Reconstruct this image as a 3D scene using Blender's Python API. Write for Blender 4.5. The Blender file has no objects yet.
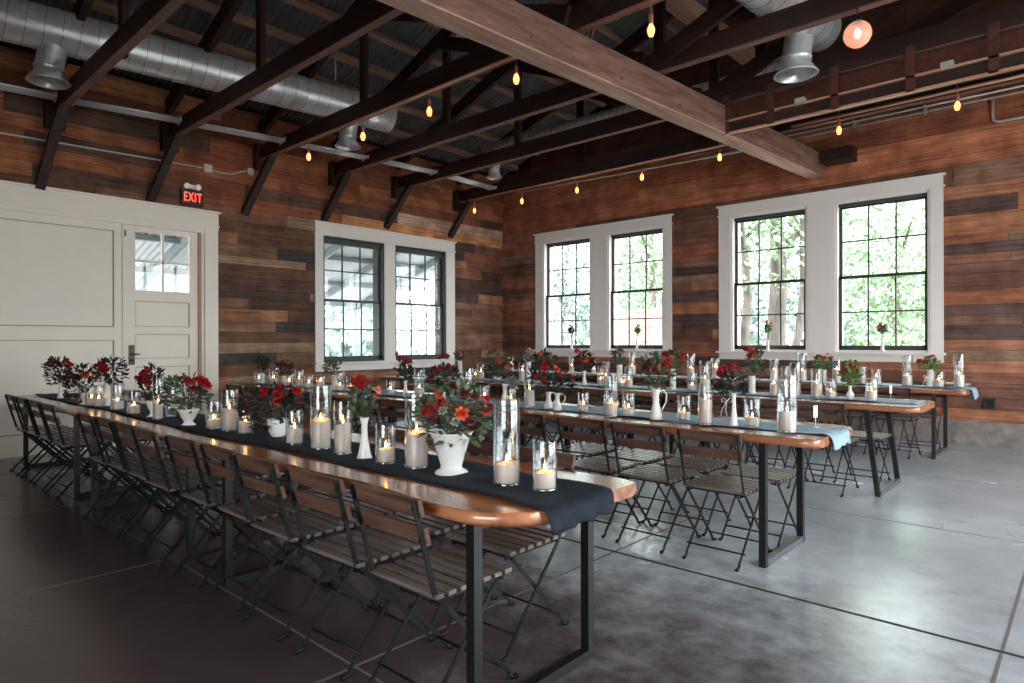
import bpy, math, random
from mathutils import Vector, Matrix
random.seed(7)
S=bpy.context.scene
COL=S.collection
PI=math.pi
def lin(c):
    c/=255.0
    return c/12.92 if c<=.04045 else ((c+.055)/1.055)**2.4
def rgb(r,g,b): return (lin(r),lin(g),lin(b),1)
# ---------------------------------------------------------------- materials
def newmat(name):
    m=bpy.data.materials.new(name); m.use_nodes=True
    nt=m.node_tree; b=nt.nodes.get('Principled BSDF'); return m,nt,b
def mat(name,col,rough=.5,metal=0,spec=.5,var=0.0,vscale=(8,8,8),bump=0.0,bscale=None,emit=None,estr=0,sub=0,trans=0):
    m,nt,b=newmat(name)
    b.inputs['Base Color'].default_value=col; b.inputs['Roughness'].default_value=rough
    b.inputs['Metallic'].default_value=metal; b.inputs['Specular IOR Level'].default_value=spec
    if sub:
        b.inputs['Subsurface Weight'].default_value=sub; b.inputs['Subsurface Radius'].default_value=(.03,.015,.008); b.inputs['Subsurface Scale'].default_value=1.0
    if emit: b.inputs['Emission Color'].default_value=emit; b.inputs['Emission Strength'].default_value=estr
    if var or bump:
        tc=nt.nodes.new('ShaderNodeTexCoord'); mp=nt.nodes.new('ShaderNodeMapping'); mp.inputs['Scale'].default_value=vscale
        nt.links.new(tc.outputs['Object'],mp.inputs['Vector'])
        n=nt.nodes.new('ShaderNodeTexNoise'); n.inputs['Scale'].default_value=1; n.inputs['Detail'].default_value=6; n.inputs['Roughness'].default_value=.6
        nt.links.new(mp.outputs[0],n.inputs['Vector'])
        if var:
            mx=nt.nodes.new('ShaderNodeMix'); mx.data_type='RGBA'
            r=nt.nodes.new('ShaderNodeValToRGB'); r.color_ramp.elements[0].position=.3; r.color_ramp.elements[1].position=.7
            r.color_ramp.elements[0].color=tuple(c*(1-var) for c in col[:3])+(1,); r.color_ramp.elements[1].color=tuple(min(1,c*(1+var)) for c in col[:3])+(1,)
            nt.links.new(n.outputs[0],r.inputs[0]); nt.links.new(r.outputs[0],b.inputs['Base Color'])
        if bump:
            bp=nt.nodes.new('ShaderNodeBump'); bp.inputs['Strength'].default_value=bump; bp.inputs['Distance'].default_value=.01
            nt.links.new(n.outputs[0],bp.inputs['Height']); nt.links.new(bp.outputs[0],b.inputs['Normal'])
    return m
def thin_glass(name,tint=(1,1,1,1),base=.05,edge=.5,power=4,rough=.03,gcol=(1,1,1,1)):
    m,nt,b=newmat(name); nt.nodes.remove(b)
    out=nt.nodes.get('Material Output')
    t=nt.nodes.new('ShaderNodeBsdfTransparent'); t.inputs[0].default_value=tint
    g=nt.nodes.new('ShaderNodeBsdfGlossy'); g.inputs['Roughness'].default_value=rough; g.inputs['Color'].default_value=gcol
    lw=nt.nodes.new('ShaderNodeLayerWeight'); lw.inputs['Blend'].default_value=.5
    pw=nt.nodes.new('ShaderNodeMath'); pw.operation='POWER'; pw.inputs[1].default_value=power
    nt.links.new(lw.outputs['Facing'],pw.inputs[0])
    ma=nt.nodes.new('ShaderNodeMath'); ma.operation='MULTIPLY_ADD'; ma.inputs[1].default_value=edge; ma.inputs[2].default_value=base
    nt.links.new(pw.outputs[0],ma.inputs[0])
    mx=nt.nodes.new('ShaderNodeMixShader'); nt.links.new(ma.outputs[0],mx.inputs[0]); nt.links.new(t.outputs[0],mx.inputs[1]); nt.links.new(g.outputs[0],mx.inputs[2])
    nt.links.new(mx.outputs[0],out.inputs['Surface'])
    return m
def plank_mat(name,scale,bumpv=.35,rough=.75):
    """weathered boards: board tone from the mesh, grain stretched along the board"""
    m,nt,b=newmat(name); L=nt.links; N=nt.nodes
    at=N.new('ShaderNodeVertexColor'); at.layer_name='Col'
    tc=N.new('ShaderNodeTexCoord'); mp=N.new('ShaderNodeMapping'); mp.inputs['Scale'].default_value=scale
    L.new(tc.outputs['Object'],mp.inputs['Vector'])
    sep=N.new('ShaderNodeSeparateColor'); L.new(at.outputs['Color'],sep.inputs[0])
    w=N.new('ShaderNodeMath'); w.operation='MULTIPLY'; w.inputs[1].default_value=91; L.new(sep.outputs[0],w.inputs[0])
    n=N.new('ShaderNodeTexNoise'); n.noise_dimensions='4D'; n.inputs['Scale'].default_value=1.0; n.inputs['Detail'].default_value=10; n.inputs['Roughness'].default_value=.76
    L.new(mp.outputs[0],n.inputs['Vector']); L.new(w.outputs[0],n.inputs['W'])
    r=N.new('ShaderNodeValToRGB'); r.color_ramp.elements[0].position=.32; r.color_ramp.elements[0].color=(.38,.35,.34,1); r.color_ramp.elements[1].position=.68; r.color_ramp.elements[1].color=(1.6,1.52,1.48,1)
    L.new(n.outputs[0],r.inputs[0])
    n2=N.new('ShaderNodeTexNoise'); n2.inputs['Scale'].default_value=3.2; n2.inputs['Detail'].default_value=5
    L.new(tc.outputs['Object'],n2.inputs['Vector'])
    r2=N.new('ShaderNodeValToRGB'); r2.color_ramp.elements[0].position=.35; r2.color_ramp.elements[0].color=(.62,.58,.58,1); r2.color_ramp.elements[1].position=.65; r2.color_ramp.elements[1].color=(1.1,1.1,1.1,1)
    L.new(n2.outputs[0],r2.inputs[0])
    m1=N.new('ShaderNodeMix'); m1.data_type='RGBA'; m1.blend_type='MULTIPLY'; m1.inputs[0].default_value=1
    L.new(at.outputs['Color'],m1.inputs[6]); L.new(r.outputs[0],m1.inputs[7])
    m2=N.new('ShaderNodeMix'); m2.data_type='RGBA'; m2.blend_type='MULTIPLY'; m2.inputs[0].default_value=1
    L.new(m1.outputs[2],m2.inputs[6]); L.new(r2.outputs[0],m2.inputs[7])
    L.new(m2.outputs[2],b.inputs['Base Color'])
    b.inputs['Roughness'].default_value=rough; b.inputs['Specular IOR Level'].default_value=.25
    bp=N.new('ShaderNodeBump'); bp.inputs['Strength'].default_value=bumpv; bp.inputs['Distance'].default_value=.01
    L.new(n.outputs[0],bp.inputs['Height']); L.new(bp.outputs[0],b.inputs['Normal'])
    return m
def wood(name,c1,c2,scale,rough=.5,bumpv=.15,spec=.4):
    m,nt,b=newmat(name); L=nt.links; N=nt.nodes
    tc=N.new('ShaderNodeTexCoord'); mp=N.new('ShaderNodeMapping'); mp.inputs['Scale'].default_value=scale
    L.new(tc.outputs['Object'],mp.inputs['Vector'])
    n=N.new('ShaderNodeTexNoise'); n.inputs['Scale'].default_value=1; n.inputs['Detail'].default_value=8; n.inputs['Roughness'].default_value=.65; n.inputs['Distortion'].default_value=.6
    L.new(mp.outputs[0],n.inputs['Vector'])
    r=N.new('ShaderNodeValToRGB'); r.color_ramp.elements[0].position=.33; r.color_ramp.elements[0].color=c1; r.color_ramp.elements[1].position=.66; r.color_ramp.elements[1].color=c2
    L.new(n.outputs[0],r.inputs[0]); L.new(r.outputs[0],b.inputs['Base Color'])
    b.inputs['Roughness'].default_value=rough; b.inputs['Specular IOR Level'].default_value=spec
    bp=N.new('ShaderNodeBump'); bp.inputs['Strength'].default_value=bumpv; bp.inputs['Distance'].default_value=.005
    L.new(n.outputs[0],bp.inputs['Height']); L.new(bp.outputs[0],b.inputs['Normal'])
    return m
def globe_glass():
    m,nt,b=newmat('globe_glass'); out=nt.nodes.get('Material Output')
    b.inputs['Base Color'].default_value=rgb(240,200,180); b.inputs['Roughness'].default_value=.2
    b.inputs['Emission Color'].default_value=rgb(255,176,140); b.inputs['Emission Strength'].default_value=.10
    t=nt.nodes.new('ShaderNodeBsdfTransparent'); mx=nt.nodes.new('ShaderNodeMixShader'); mx.inputs[0].default_value=.5
    nt.links.new(t.outputs[0],mx.inputs[1]); nt.links.new(b.outputs[0],mx.inputs[2]); nt.links.new(mx.outputs[0],out.inputs['Surface']); return m
M={}
M['plankx']=plank_mat('reclaimed_boards_back',(1.6,9,38))
M['planky']=plank_mat('reclaimed_boards_left',(9,1.6,38))
M['white']=mat('white_paint',rgb(234,226,222),.45,var=.03,vscale=(3,3,3),spec=.35)
M['doorwhite']=mat('door_paint',rgb(246,236,226),.5,var=.03,vscale=(2,2,2),spec=.3)
M['groove']=mat('tan_trim_shadow',rgb(178,148,126),.7)  # tan trim; also colours the shadow lines at panel edges
M['sash']=mat('sash_grey_green',rgb(62,68,68),.5)
M['sashb']=mat('sash_dark',rgb(50,50,47),.5)
M['pane']=thin_glass('window_pane',(.97,.99,.98,1),.03,.35,4,.01)
M['glass']=thin_glass('vase_glass',(.97,.985,.99,1),.11,.8,2.6,.05,(.95,.98,1,1))
M['glassbase']=thin_glass('vase_glass_base',(.85,.9,.93,1),.35,.5,1.5,.08,(.95,.98,1,1))
M['wax']=mat('candle_wax',rgb(255,230,216),.5,sub=.15,spec=.3)
M['wick']=mat('wick',rgb(30,25,22),.9)
M['flame']=mat('flame',rgb(255,190,110),.5,emit=rgb(255,178,90),estr=17)
M['bulb']=mat('bulb_glow',rgb(255,210,160),.3,emit=rgb(255,140,75),estr=.9)
M['fil']=mat('filament',rgb(255,200,150),.3,emit=rgb(255,215,180),estr=3)
M['bulbglass']=globe_glass()
M['socket']=mat('socket_copper',rgb(190,128,100),.45,metal=.2)
M['conduit']=mat('copper_conduit',rgb(214,158,134),.4,metal=.3)
M['steelpipe']=mat('galvanised_conduit',rgb(205,200,196),.4,metal=.3)
M['duct']=mat('galvanised_duct',rgb(226,228,230),.33,metal=.42,var=.12,vscale=(5,5,5))
M['seam']=mat('duct_seam',rgb(92,92,94),.4,metal=.8)
M['alu']=mat('reflector_aluminium',rgb(226,228,232),.3,metal=.5)
M['truss']=wood('dark_stained_timber',rgb(34,21,19),rgb(62,38,33),(1.2,9,9),.6)
M['trussy']=wood('dark_stained_timber_y',rgb(36,23,20),rgb(60,38,32),(9,1.2,9),.6)
M['edge']=wood('lit_timber_edge',rgb(96,66,56),rgb(128,94,80),(1.2,9,9),.7)  # paler than the chord: its lit lower edge put into the colour
M['beam']=wood('old_beam',rgb(92,62,54),rgb(146,108,94),(14,1.1,14),.7,.4)
M['beamedge']=wood('old_beam_edge',rgb(150,116,100),rgb(196,162,142),(14,1.1,14),.7,.3)
M['purlin']=wood('purlin_wood',rgb(134,102,86),rgb(172,136,116),(8,1,8),.75)
M['roofmetal']=mat('corrugated_roof',rgb(104,108,108),.5,metal=.3,var=.25,vscale=(3,3,3))
M['rust']=mat('rusted_steel',rgb(96,52,42),.6,metal=.3,var=.3,vscale=(20,20,20))
M['darksteel']=mat('dark_steel',rgb(24,24,26),.33,metal=.2,spec=.6,var=.2,vscale=(12,12,12))
M['barsteel']=mat('glare_steel',rgb(112,114,118),.3,metal=.5,spec=.6,var=.15,vscale=(12,12,12))  # foot bars in the back rows, light reflection put into the colour
M['chairmetal']=mat('chair_frame_paint',rgb(12,15,18),.5,spec=.3)
M['slat']=wood('chair_slat',rgb(64,44,37),rgb(112,80,66),(3,30,30),.45,.2)
M['seatslat']=wood('seat_slat',rgb(72,60,56),rgb(128,114,108),(3,30,30),.28,.1,.9)
M['slab']=wood('table_slab',rgb(116,66,44),rgb(192,126,90),(1.3,7,7),.2,.05,.9)
M['slab'].node_tree.nodes['Principled BSDF'].inputs['Coat Weight'].default_value=.2
M['slab'].node_tree.nodes['Principled BSDF'].inputs['Coat Roughness'].default_value=.16
M['runner']=mat('navy_runner',rgb(24,31,44),.8,var=.3,vscale=(14,14,14),bump=.3,spec=.3)
M['runnerlit']=mat('runner_window_glare',rgb(146,168,184),.7,var=.22,vscale=(10,10,10),bump=.3,spec=.3)  # same cloth as the navy runner, window glare put into its colour
M['milk']=mat('milk_glass',rgb(236,234,232),.22,spec=.6,sub=.1)
M['black']=mat('black_plastic',rgb(22,20,20),.5)
M['exitred']=mat('exit_letters',rgb(230,50,40),.5,emit=rgb(255,55,40),estr=1.6)
M['exitbody']=mat('exit_body',rgb(46,30,26),.5)
M['handle']=mat('aged_bronze',rgb(66,54,48),.4,metal=.7)
M['curb']=mat('curb_concrete',rgb(128,118,114),.85,var=.3,vscale=(9,9,9),bump=.5)
M['leafd']=mat('leaf_dark',rgb(40,48,42),.5,var=.35,vscale=(30,30,30),spec=.4)
M['leafg']=mat('leaf_green',rgb(80,92,72),.5,var=.35,vscale=(30,30,30),spec=.4)
M['leafG']=mat('leaf_fresh',rgb(72,122,58),.5,var=.35,vscale=(30,30,30),spec=.4)
M['leafw']=mat('leaf_silver',rgb(140,150,140),.6,var=.25,vscale=(30,30,30))
M['stem']=mat('stem_green',rgb(70,84,52),.6)
FC={'r':mat('petal_red',rgb(164,18,24),.5,var=.35,vscale=(60,60,60)),'o':mat('petal_orange',rgb(214,76,40),.5,var=.3,vscale=(60,60,60)),
    'b':mat('petal_burgundy',rgb(104,20,30),.55,var=.4,vscale=(60,60,60)),'p':mat('petal_pink',rgb(226,140,122),.5,var=.25,vscale=(60,60,60)),
    'c':mat('seed_pod_grey',rgb(150,152,138),.6,var=.25,vscale=(60,60,60))}
def floor_mat():
    m,nt,b=newmat('polished_concrete'); L=nt.links; N=nt.nodes
    tc=N.new('ShaderNodeTexCoord')
    def noise(sc,det,ro,stretch=(1,1,1)):
        mp=N.new('ShaderNodeMapping'); mp.inputs['Scale'].default_value=stretch; L.new(tc.outputs['Object'],mp.inputs['Vector'])
        n=N.new('ShaderNodeTexNoise'); n.inputs['Scale'].default_value=sc; n.inputs['Detail'].default_value=det; n.inputs['Roughness'].default_value=ro
        L.new(mp.outputs[0],n.inputs['Vector']); return n
    n1=noise(.55,6,.6); n2=noise(4.5,9,.7); n3=noise(28,6,.6)
    r=N.new('ShaderNodeValToRGB'); e=r.color_ramp.elements; e[0].position=.3; e[0].color=rgb(150,153,158); e[1].position=.72; e[1].color=rgb(188,194,202)
    L.new(n1.outputs[0],r.inputs[0])
    r2=N.new('ShaderNodeValToRGB'); e=r2.color_ramp.elements; e[0].position=.25; e[0].color=(.84,.83,.83,1); e[1].position=.75; e[1].color=(1.1,1.1,1.1,1)
    L.new(n2.outputs[0],r2.inputs[0])
    mx=N.new('ShaderNodeMix'); mx.data_type='RGBA'; mx.blend_type='MULTIPLY'; mx.inputs[0].default_value=.9
    L.new(r.outputs[0],mx.inputs[6]); L.new(r2.outputs[0],mx.inputs[7])
    # brown slab stain by the front tables, with the room's light falloff painted in
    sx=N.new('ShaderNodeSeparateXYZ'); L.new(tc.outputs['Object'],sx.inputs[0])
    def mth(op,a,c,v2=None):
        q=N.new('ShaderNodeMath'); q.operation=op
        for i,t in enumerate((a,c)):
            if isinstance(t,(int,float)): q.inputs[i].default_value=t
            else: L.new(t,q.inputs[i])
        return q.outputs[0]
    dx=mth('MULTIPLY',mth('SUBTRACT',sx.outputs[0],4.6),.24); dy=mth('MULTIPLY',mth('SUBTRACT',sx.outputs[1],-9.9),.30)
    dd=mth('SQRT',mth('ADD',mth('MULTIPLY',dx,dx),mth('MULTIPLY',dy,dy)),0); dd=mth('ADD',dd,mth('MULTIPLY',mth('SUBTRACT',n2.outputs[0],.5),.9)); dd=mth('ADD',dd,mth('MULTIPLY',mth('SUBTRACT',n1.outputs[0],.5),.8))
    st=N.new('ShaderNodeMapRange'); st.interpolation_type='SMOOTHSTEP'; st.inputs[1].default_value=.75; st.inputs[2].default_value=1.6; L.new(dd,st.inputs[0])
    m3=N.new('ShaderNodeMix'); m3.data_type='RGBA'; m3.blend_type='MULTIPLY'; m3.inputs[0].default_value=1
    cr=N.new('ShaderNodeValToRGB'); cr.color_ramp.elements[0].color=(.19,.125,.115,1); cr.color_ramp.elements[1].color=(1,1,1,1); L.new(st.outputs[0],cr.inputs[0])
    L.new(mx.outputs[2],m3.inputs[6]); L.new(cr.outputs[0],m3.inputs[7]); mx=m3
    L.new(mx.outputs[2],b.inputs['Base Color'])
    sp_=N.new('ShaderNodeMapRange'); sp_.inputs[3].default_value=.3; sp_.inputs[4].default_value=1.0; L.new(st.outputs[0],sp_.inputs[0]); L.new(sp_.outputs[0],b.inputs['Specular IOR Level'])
    rr=N.new('ShaderNodeMapRange'); rr.inputs[1].default_value=.3; rr.inputs[2].default_value=.7; rr.inputs[3].default_value=.2; rr.inputs[4].default_value=.3
    L.new(n1.outputs[0],rr.inputs[0]); L.new(rr.outputs[0],b.inputs['Roughness'])
    b.inputs['Specular IOR Level'].default_value=1.0
    bp=N.new('ShaderNodeBump'); bp.inputs['Strength'].default_value=.12; bp.inputs['Distance'].default_value=.01
    L.new(n3.outputs[0],bp.inputs['Height']); L.new(bp.outputs[0],b.inputs['Normal'])
    return m
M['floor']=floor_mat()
M['joint']=mat('floor_joint_filler',rgb(30,28,28),.8)
M['jointl']=mat('floor_joint_pale',rgb(104,96,92),.7)
# ---------------------------------------------------------------- mesh builder
class MB:
    def __init__(s): s.v=[]; s.f=[]; s.c=[]; s.cur=None; s.smooth=[]; s.sm=False
    def _f(s,idx): s.f.append(idx); s.c.append(s.cur); s.smooth.append(s.sm)
    def box(s,x0,x1,y0,y1,z0,z1,T=None):
        b=len(s.v)
        for z in(z0,z1):
            for (x,y) in((x0,y0),(x1,y0),(x1,y1),(x0,y1)):
                p=Vector((x,y,z)); s.v.append(T@p if T else p)
        for q in((3,2,1,0),(4,5,6,7),(0,1,5,4),(1,2,6,5),(2,3,7,6),(3,0,4,7)): s._f([b+i for i in q])
        return s
    def bar(s,a,b_,w,h,up=Vector((0,0,1))):
        """straight bar from a to b_, w across, h along up"""
        a=Vector(a); b_=Vector(b_); d=b_-a; L=d.length; d.normalize()
        side=d.cross(up)
        if side.length<1e-4: side=d.cross(Vector((1,0,0)))
        side.normalize(); u=side.cross(d).normalized()
        k=len(s.v)
        for p in(a,b_):
            for (i,j) in((-1,-1),(1,-1),(1,1),(-1,1)): s.v.append(p+side*(i*w/2)+u*(j*h/2))
        for q in((0,1,2,3),(7,6,5,4),(0,4,5,1),(1,5,6,2),(2,6,7,3),(3,7,4,0)): s._f([k+i for i in q])
        return s
    def tube(s,pts,r,n=8,caps=True):
        pts=[Vector(p) for p in pts]; k=len(s.v); ref=None
        rs=r if isinstance(r,(list,tuple)) else [r]*len(pts)
        sm=s.sm; s.sm=True
        for i,p in enumerate(pts):
            d=(pts[min(i+1,len(pts)-1)]-pts[max(i-1,0)]).normalized()
            if ref is None:
                ref=d.cross(Vector((0,0,1)))
                if ref.length<1e-3: ref=d.cross(Vector((1,0,0)))
                ref.normalize()
            else:
                ref=(ref-d*ref.dot(d)).normalized()
            b=d.cross(ref)
            for j in range(n):
                a=2*PI*j/n; s.v.append(p+(ref*math.cos(a)+b*math.sin(a))*rs[i])
        for i in range(len(pts)-1):
            for j in range(n):
                a=k+i*n+j; b=k+i*n+(j+1)%n; s._f([a,b,b+n,a+n])
        s.sm=False
        if caps:
            s._f([k+j for j in range(n)][::-1]); s._f([k+(len(pts)-1)*n+j for j in range(n)])
        s.sm=sm
        return s
    def lathe(s,prof,cx=0,cy=0,z=0,n=20,close=True):
        k=len(s.v); sm=s.sm; s.sm=True
        for (r,h) in prof:
            for j in range(n):
                a=2*PI*j/n; s.v.append(Vector((cx+r*math.cos(a),cy+r*math.sin(a),z+h)))
        for i in range(len(prof)-1):
            for j in range(n):
                a=k+i*n+j; b=k+i*n+(j+1)%n; s._f([a,b,b+n,a+n])
        if close:
            s._f([k+j for j in range(n)][::-1])
            s._f([k+(len(prof)-1)*n+j for j in range(n)])
        s.sm=sm
        return s
    def leaf(s,p,d,up,L,w,bend=.25):
        d=d.normalized(); side=d.cross(up)
        if side.length<1e-3: side=Vector((1,0,0))
        side.normalize(); nrm=side.cross(d)
        k=len(s.v)
        s.v+= [p, p+d*L*.4+side*w/2+nrm*.02*L, p+d*L*.4-side*w/2+nrm*.02*L, p+d*L*.75+side*w*.35-nrm*bend*L*.2, p+d*L*.75-side*w*.35-nrm*bend*L*.2, p+d*L-nrm*bend*L*.5, p+d*L*.42-nrm*.06*L, p+d*L*.75-nrm*(.06+bend*.2)*L]
        for q in((0,1,6),(0,6,2),(1,3,7,6),(6,7,4,2),(3,5,7),(7,5,4)): s._f([k+i for i in q])
        return s
    def mesh(s,name,m):
        me=bpy.data.meshes.new(name); me.from_pydata([tuple(v) for v in s.v],[],s.f); me.materials.append(m)
        if any(c is not None for c in s.c):
            ca=me.color_attributes.new('Col','FLOAT_COLOR','CORNER'); i=0
            for fi,f in enumerate(s.f):
                c=s.c[fi] or (.2,.2,.2,1)
                for _ in f: ca.data[i].color=c; i+=1
        me.polygons.foreach_set('use_smooth',s.smooth); me.update()
        return me
    def obj(s,name,m,parent=None):
        o=bpy.data.objects.new(name,s.mesh(name,m)); COL.objects.link(o)
        if parent: o.parent=parent
        return o
def tag(o,label=None,cat=None,group=None,kind=None):
    if label: o['label']=label
    if cat: o['category']=cat
    if group: o['group']=group
    if kind: o['kind']=kind
    return o
def empty(name,loc=(0,0,0),rz=0,label=None,cat=None,group=None,kind=None):
    o=bpy.data.objects.new(name,None); o.empty_display_size=.1; COL.objects.link(o); o.location=loc; o.rotation_euler=(0,0,rz)
    return tag(o,label,cat,group,kind)
def dup(root,loc,rz=0,label=None,group=None,scale=None):
    def rec(o,par):
        c=o.copy(); COL.objects.link(c); c.parent=par
        for ch in o.children: rec(ch,c)
        return c
    c=root.copy(); COL.objects.link(c); c.location=loc; c.rotation_euler=(0,0,rz)
    if label: c['label']=label
    if group: c['group']=group
    if scale: c.scale=scale
    for ch in list(root.children): rec(ch,c)
    return c
ORD=['first','second','third','fourth','fifth','sixth','seventh','eighth','ninth','tenth','eleventh','twelfth','thirteenth','fourteenth','fifteenth','sixteenth','seventeenth','eighteenth','nineteenth','twentieth','twenty-first','twenty-second','twenty-third']
ROW={1:'front table row',2:'second table row',3:'third table row',4:'rear table row'}
SKY=3.2; EXPO=1.95; SUNE=2.0
# ================================================================ CAMERA
yaw,pitch,roll=.7390,.0001,-.0028
F=Vector((-math.sin(yaw)*math.cos(pitch),math.cos(yaw)*math.cos(pitch),math.sin(pitch)))
R=Vector((math.cos(yaw),math.sin(yaw),0)); U=R.cross(F)
R2=R*math.cos(roll)+U*math.sin(roll); U2=-R*math.sin(roll)+U*math.cos(roll)
cam=bpy.data.cameras.new('camera'); cam.sensor_width=36; cam.lens=639.06*36/1024; cam.clip_start=.05; cam.clip_end=300
co=bpy.data.objects.new('camera',cam); COL.objects.link(co)
mm=Matrix((R2,U2,-F)).transposed().to_4x4(); mm.translation=Vector((9.3971,-10.0141,1.3434)); co.matrix_world=mm
S.camera=co
# ================================================================ SHELL
XR,YB=12.3,-13.5          # far right wall, wall behind the camera
RA,RS,XC=4.80,.36,6.15    # roof underside at the eave, slope, ridge
def roofz(x): return RA+RS*(x if x<XC else 2*XC-x)
def struct(o): o['kind']='structure'; return o
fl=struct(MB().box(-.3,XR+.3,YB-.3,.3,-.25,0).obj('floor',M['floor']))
# control joints cut in the slab: thin filler strips let into the concrete
j=MB()
for y,w in((-6.56,.022),): j.box(.02,XR,y-w/2,y+w/2,-.01,.0015)
rnd=random.Random(3)
struct(j.obj('trim_1',M['joint'],None))
j=MB()
for y in(-8.5,-4.6,-2.6,-10.5): j.box(.02,XR,y-.006,y+.006,-.01,.0012)
for x in(1.15,3.15,5.15,7.13,9.1,11.1): j.box(x-.007,x+.007,YB,-.02,-.01,.001)
struct(j.obj('trim_2',M['jointl'],None))
# boards
def boards(mb,axis,h0,h1,zt,holes,rows,rng,pal,topfn=None,d0=0.0,sgn=1):
    """rows: list of z edges; holes: (a,b,z0,z1); axis 0 -> wall in x (plane y=0), 1 -> wall in y (plane x=0)"""
    for i in range(len(rows)-1):
        z0,z1=rows[i]+.002,rows[i+1]-.002
        a=h0
        while a<h1-.01:
            L=rng.uniform(.9,3.4); b=min(a+L,h1)
            if h1-b<.5: b=h1
            c=pal(rng,(a+b)/2,(z0+z1)/2); d=rng.uniform(.0,.009)
            cuts=sorted(set([a,b]+[q for h in holes for q in h[:2] if a<q<b]))
            for k in range(len(cuts)-1):
                p,q=cuts[k],cuts[k+1]; m=(p+q)/2; segs=[(z0,z1)]
                for (ha,hb,hz0,hz1) in holes:
                    if ha<m<hb:
                        ns=[]
                        for (s0,s1) in segs:
                            if hz0>s0: ns.append((s0,min(s1,hz0)))
                            if hz1<s1: ns.append((max(s0,hz1),s1))
                        segs=[s_ for s_ in ns if s_[1]-s_[0]>.004]
                for (s0,s1) in segs:
                    mb.cur=c; g=.0015
                    P=p+(g if k==0 else 0); Q=q-(g if k==len(cuts)-2 else 0)
                    if axis==0: mb.box(P,Q,-d-.02,0.0,s0,s1)
                    else: mb.box(0.0,d+.02,P,Q,s0,s1)
            a=b
    mb.cur=None
def back(mb,axis,h0,h1,z0,z1,holes,t0,t1):
    mb.cur=(.02,.014,.012,1)
    xs=sorted(set([h0,h1]+[q for h in holes for q in h[:2]]))
    for k in range(len(xs)-1):
        p,q=xs[k],xs[k+1]; m=(p+q)/2; segs=[(z0,z1)]
        for (ha,hb,a,b) in holes:
            if ha<m<hb:
                ns=[]
                for (s0,s1) in segs:
                    if a>s0: ns.append((s0,min(s1,a)))
                    if b<s1: ns.append((max(s0,b),s1))
                segs=ns
        for (s0,s1) in segs:
            if axis==0: mb.box(p,q,t0,t1,s0,s1)
            else: mb.box(t0,t1,p,q,s0,s1)
    mb.cur=None
def pick(rng,L): return L[rng.randrange(len(L))]
def jit(rng,c,v=.12):
    k=1+rng.uniform(-v,v); return tuple(min(1,q*k) for q in c[:3])+(1,)
OR_=[rgb(186,118,88),rgb(198,128,96),rgb(170,104,78),rgb(184,122,94),rgb(160,100,78)]
MIX=[rgb(126,86,70),rgb(106,74,64),rgb(148,102,80),rgb(88,68,64),rgb(136,110,94),rgb(114,80,68),rgb(158,108,80),rgb(84,66,64),rgb(124,94,80),rgb(142,92,70)]
TAN=[rgb(178,130,94),rgb(190,150,118),rgb(170,112,76),rgb(150,98,68),rgb(92,76,68)]
def palR(r,x,z): return jit(r,rgb(104,72,60)) if z>4.5 else (jit(r,pick(r,OR_)) if z>3.58 else jit(r,tuple(c*1.3 for c in pick(r,MIX)[:3])+(1,)))
def palL(r,y,z):
    if 3.33<z<3.5 and y>-5: return jit(r,rgb(206,146,104))
    if 3.5<z<3.7 and y>-3.6: return jit(r,rgb(192,164,144))
    if z>3.25: return jit(r,pick(r,[rgb(150,92,64),rgb(168,108,76),rgb(134,84,62),rgb(100,76,66),rgb(180,124,88)]))
    if y>-1.5 and z>2.6: return jit(r,pick(r,MIX+[rgb(90,70,60)]))
    return jit(r,pick(r,[rgb(140,100,80),rgb(98,74,64),rgb(160,116,88),rgb(84,68,62),rgb(132,102,84),rgb(112,82,68),rgb(160,134,112),rgb(118,84,68),rgb(76,72,70)]))
def rows(z0,z1,rng,first=()):
    L=[z0]
    while L[-1]<z1-.12: L.append(L[-1]+pick(rng,[.135,.16,.18,.2,.15]))
    L[-1]=z1; return L
# window openings  (start, end, z0, z1)
WR=[]; WZ0,WZ1=1.18,3.345
for X in(.96,4.875): WR+= [(X+.20,X+1.37,WZ0,WZ1),(X+1.755,X+2.915,WZ0,WZ1)]
LZ0,LZ1=1.01,3.10
WL=[(-4.34,-3.12,LZ0,LZ1),(-2.88,-1.65,LZ0,LZ1)]
DZ=2.90
DOOR=(-7.27,-6.27,0,DZ); BARN=(-11.2,-7.35,0,2.9)
rng=random.Random(11)
w=MB(); back(w,0,-.3,XR+.3,.31,4.9,WR,.0,.28)
# gable above 4.9
w.cur=(.02,.014,.012,1)
k=len(w.v); w.v+=[Vector(p) for p in((-.3,0,4.88),(XR+.3,0,4.88),(XC,0,roofz(XC)+.12),(-.3,.28,4.88),(XR+.3,.28,4.88),(XC,.28,roofz(XC)+.12))]
for q in((0,1,2),(5,4,3),(0,3,4,1),(1,4,5,2),(2,5,3,0)): w._f([k+i for i in q])
w.cur=None
boards(w,0,.02,XR,7,WR,[.31,.47,.62,.8,.93,1.09,1.22,1.35,1.54,1.66,1.8,1.99,2.19,2.33,2.45,2.58,2.7,2.96,3.16,3.34,3.61,3.82,4.05,4.28,4.5,4.7,4.9],rng,palR)
for i in range(9):      # gable boards follow the roof slope
    z0=4.9+i*.24; z1=z0+.236; x0=max(.02,(z1-RA)/RS-.1); x1=2*XC-x0
    if x1-x0<.6: break
    a=x0
    while a<x1-.01:
        b=min(a+rng.uniform(1.2,3.2),x1); w.cur=jit(rng,rgb(92,64,54)); w.box(a+.002,b-.002,-.02-rng.uniform(0,.008),0,z0,z1); a=b
w.cur=None
struct(w.obj('wall_back',M['plankx']))
rng=random.Random(5)
LH=WL+[(-11.2,-6.2,0,2.95)]
w=MB(); back(w,1,YB-.3,.0,0,4.9,LH,-.28,.0)
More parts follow.
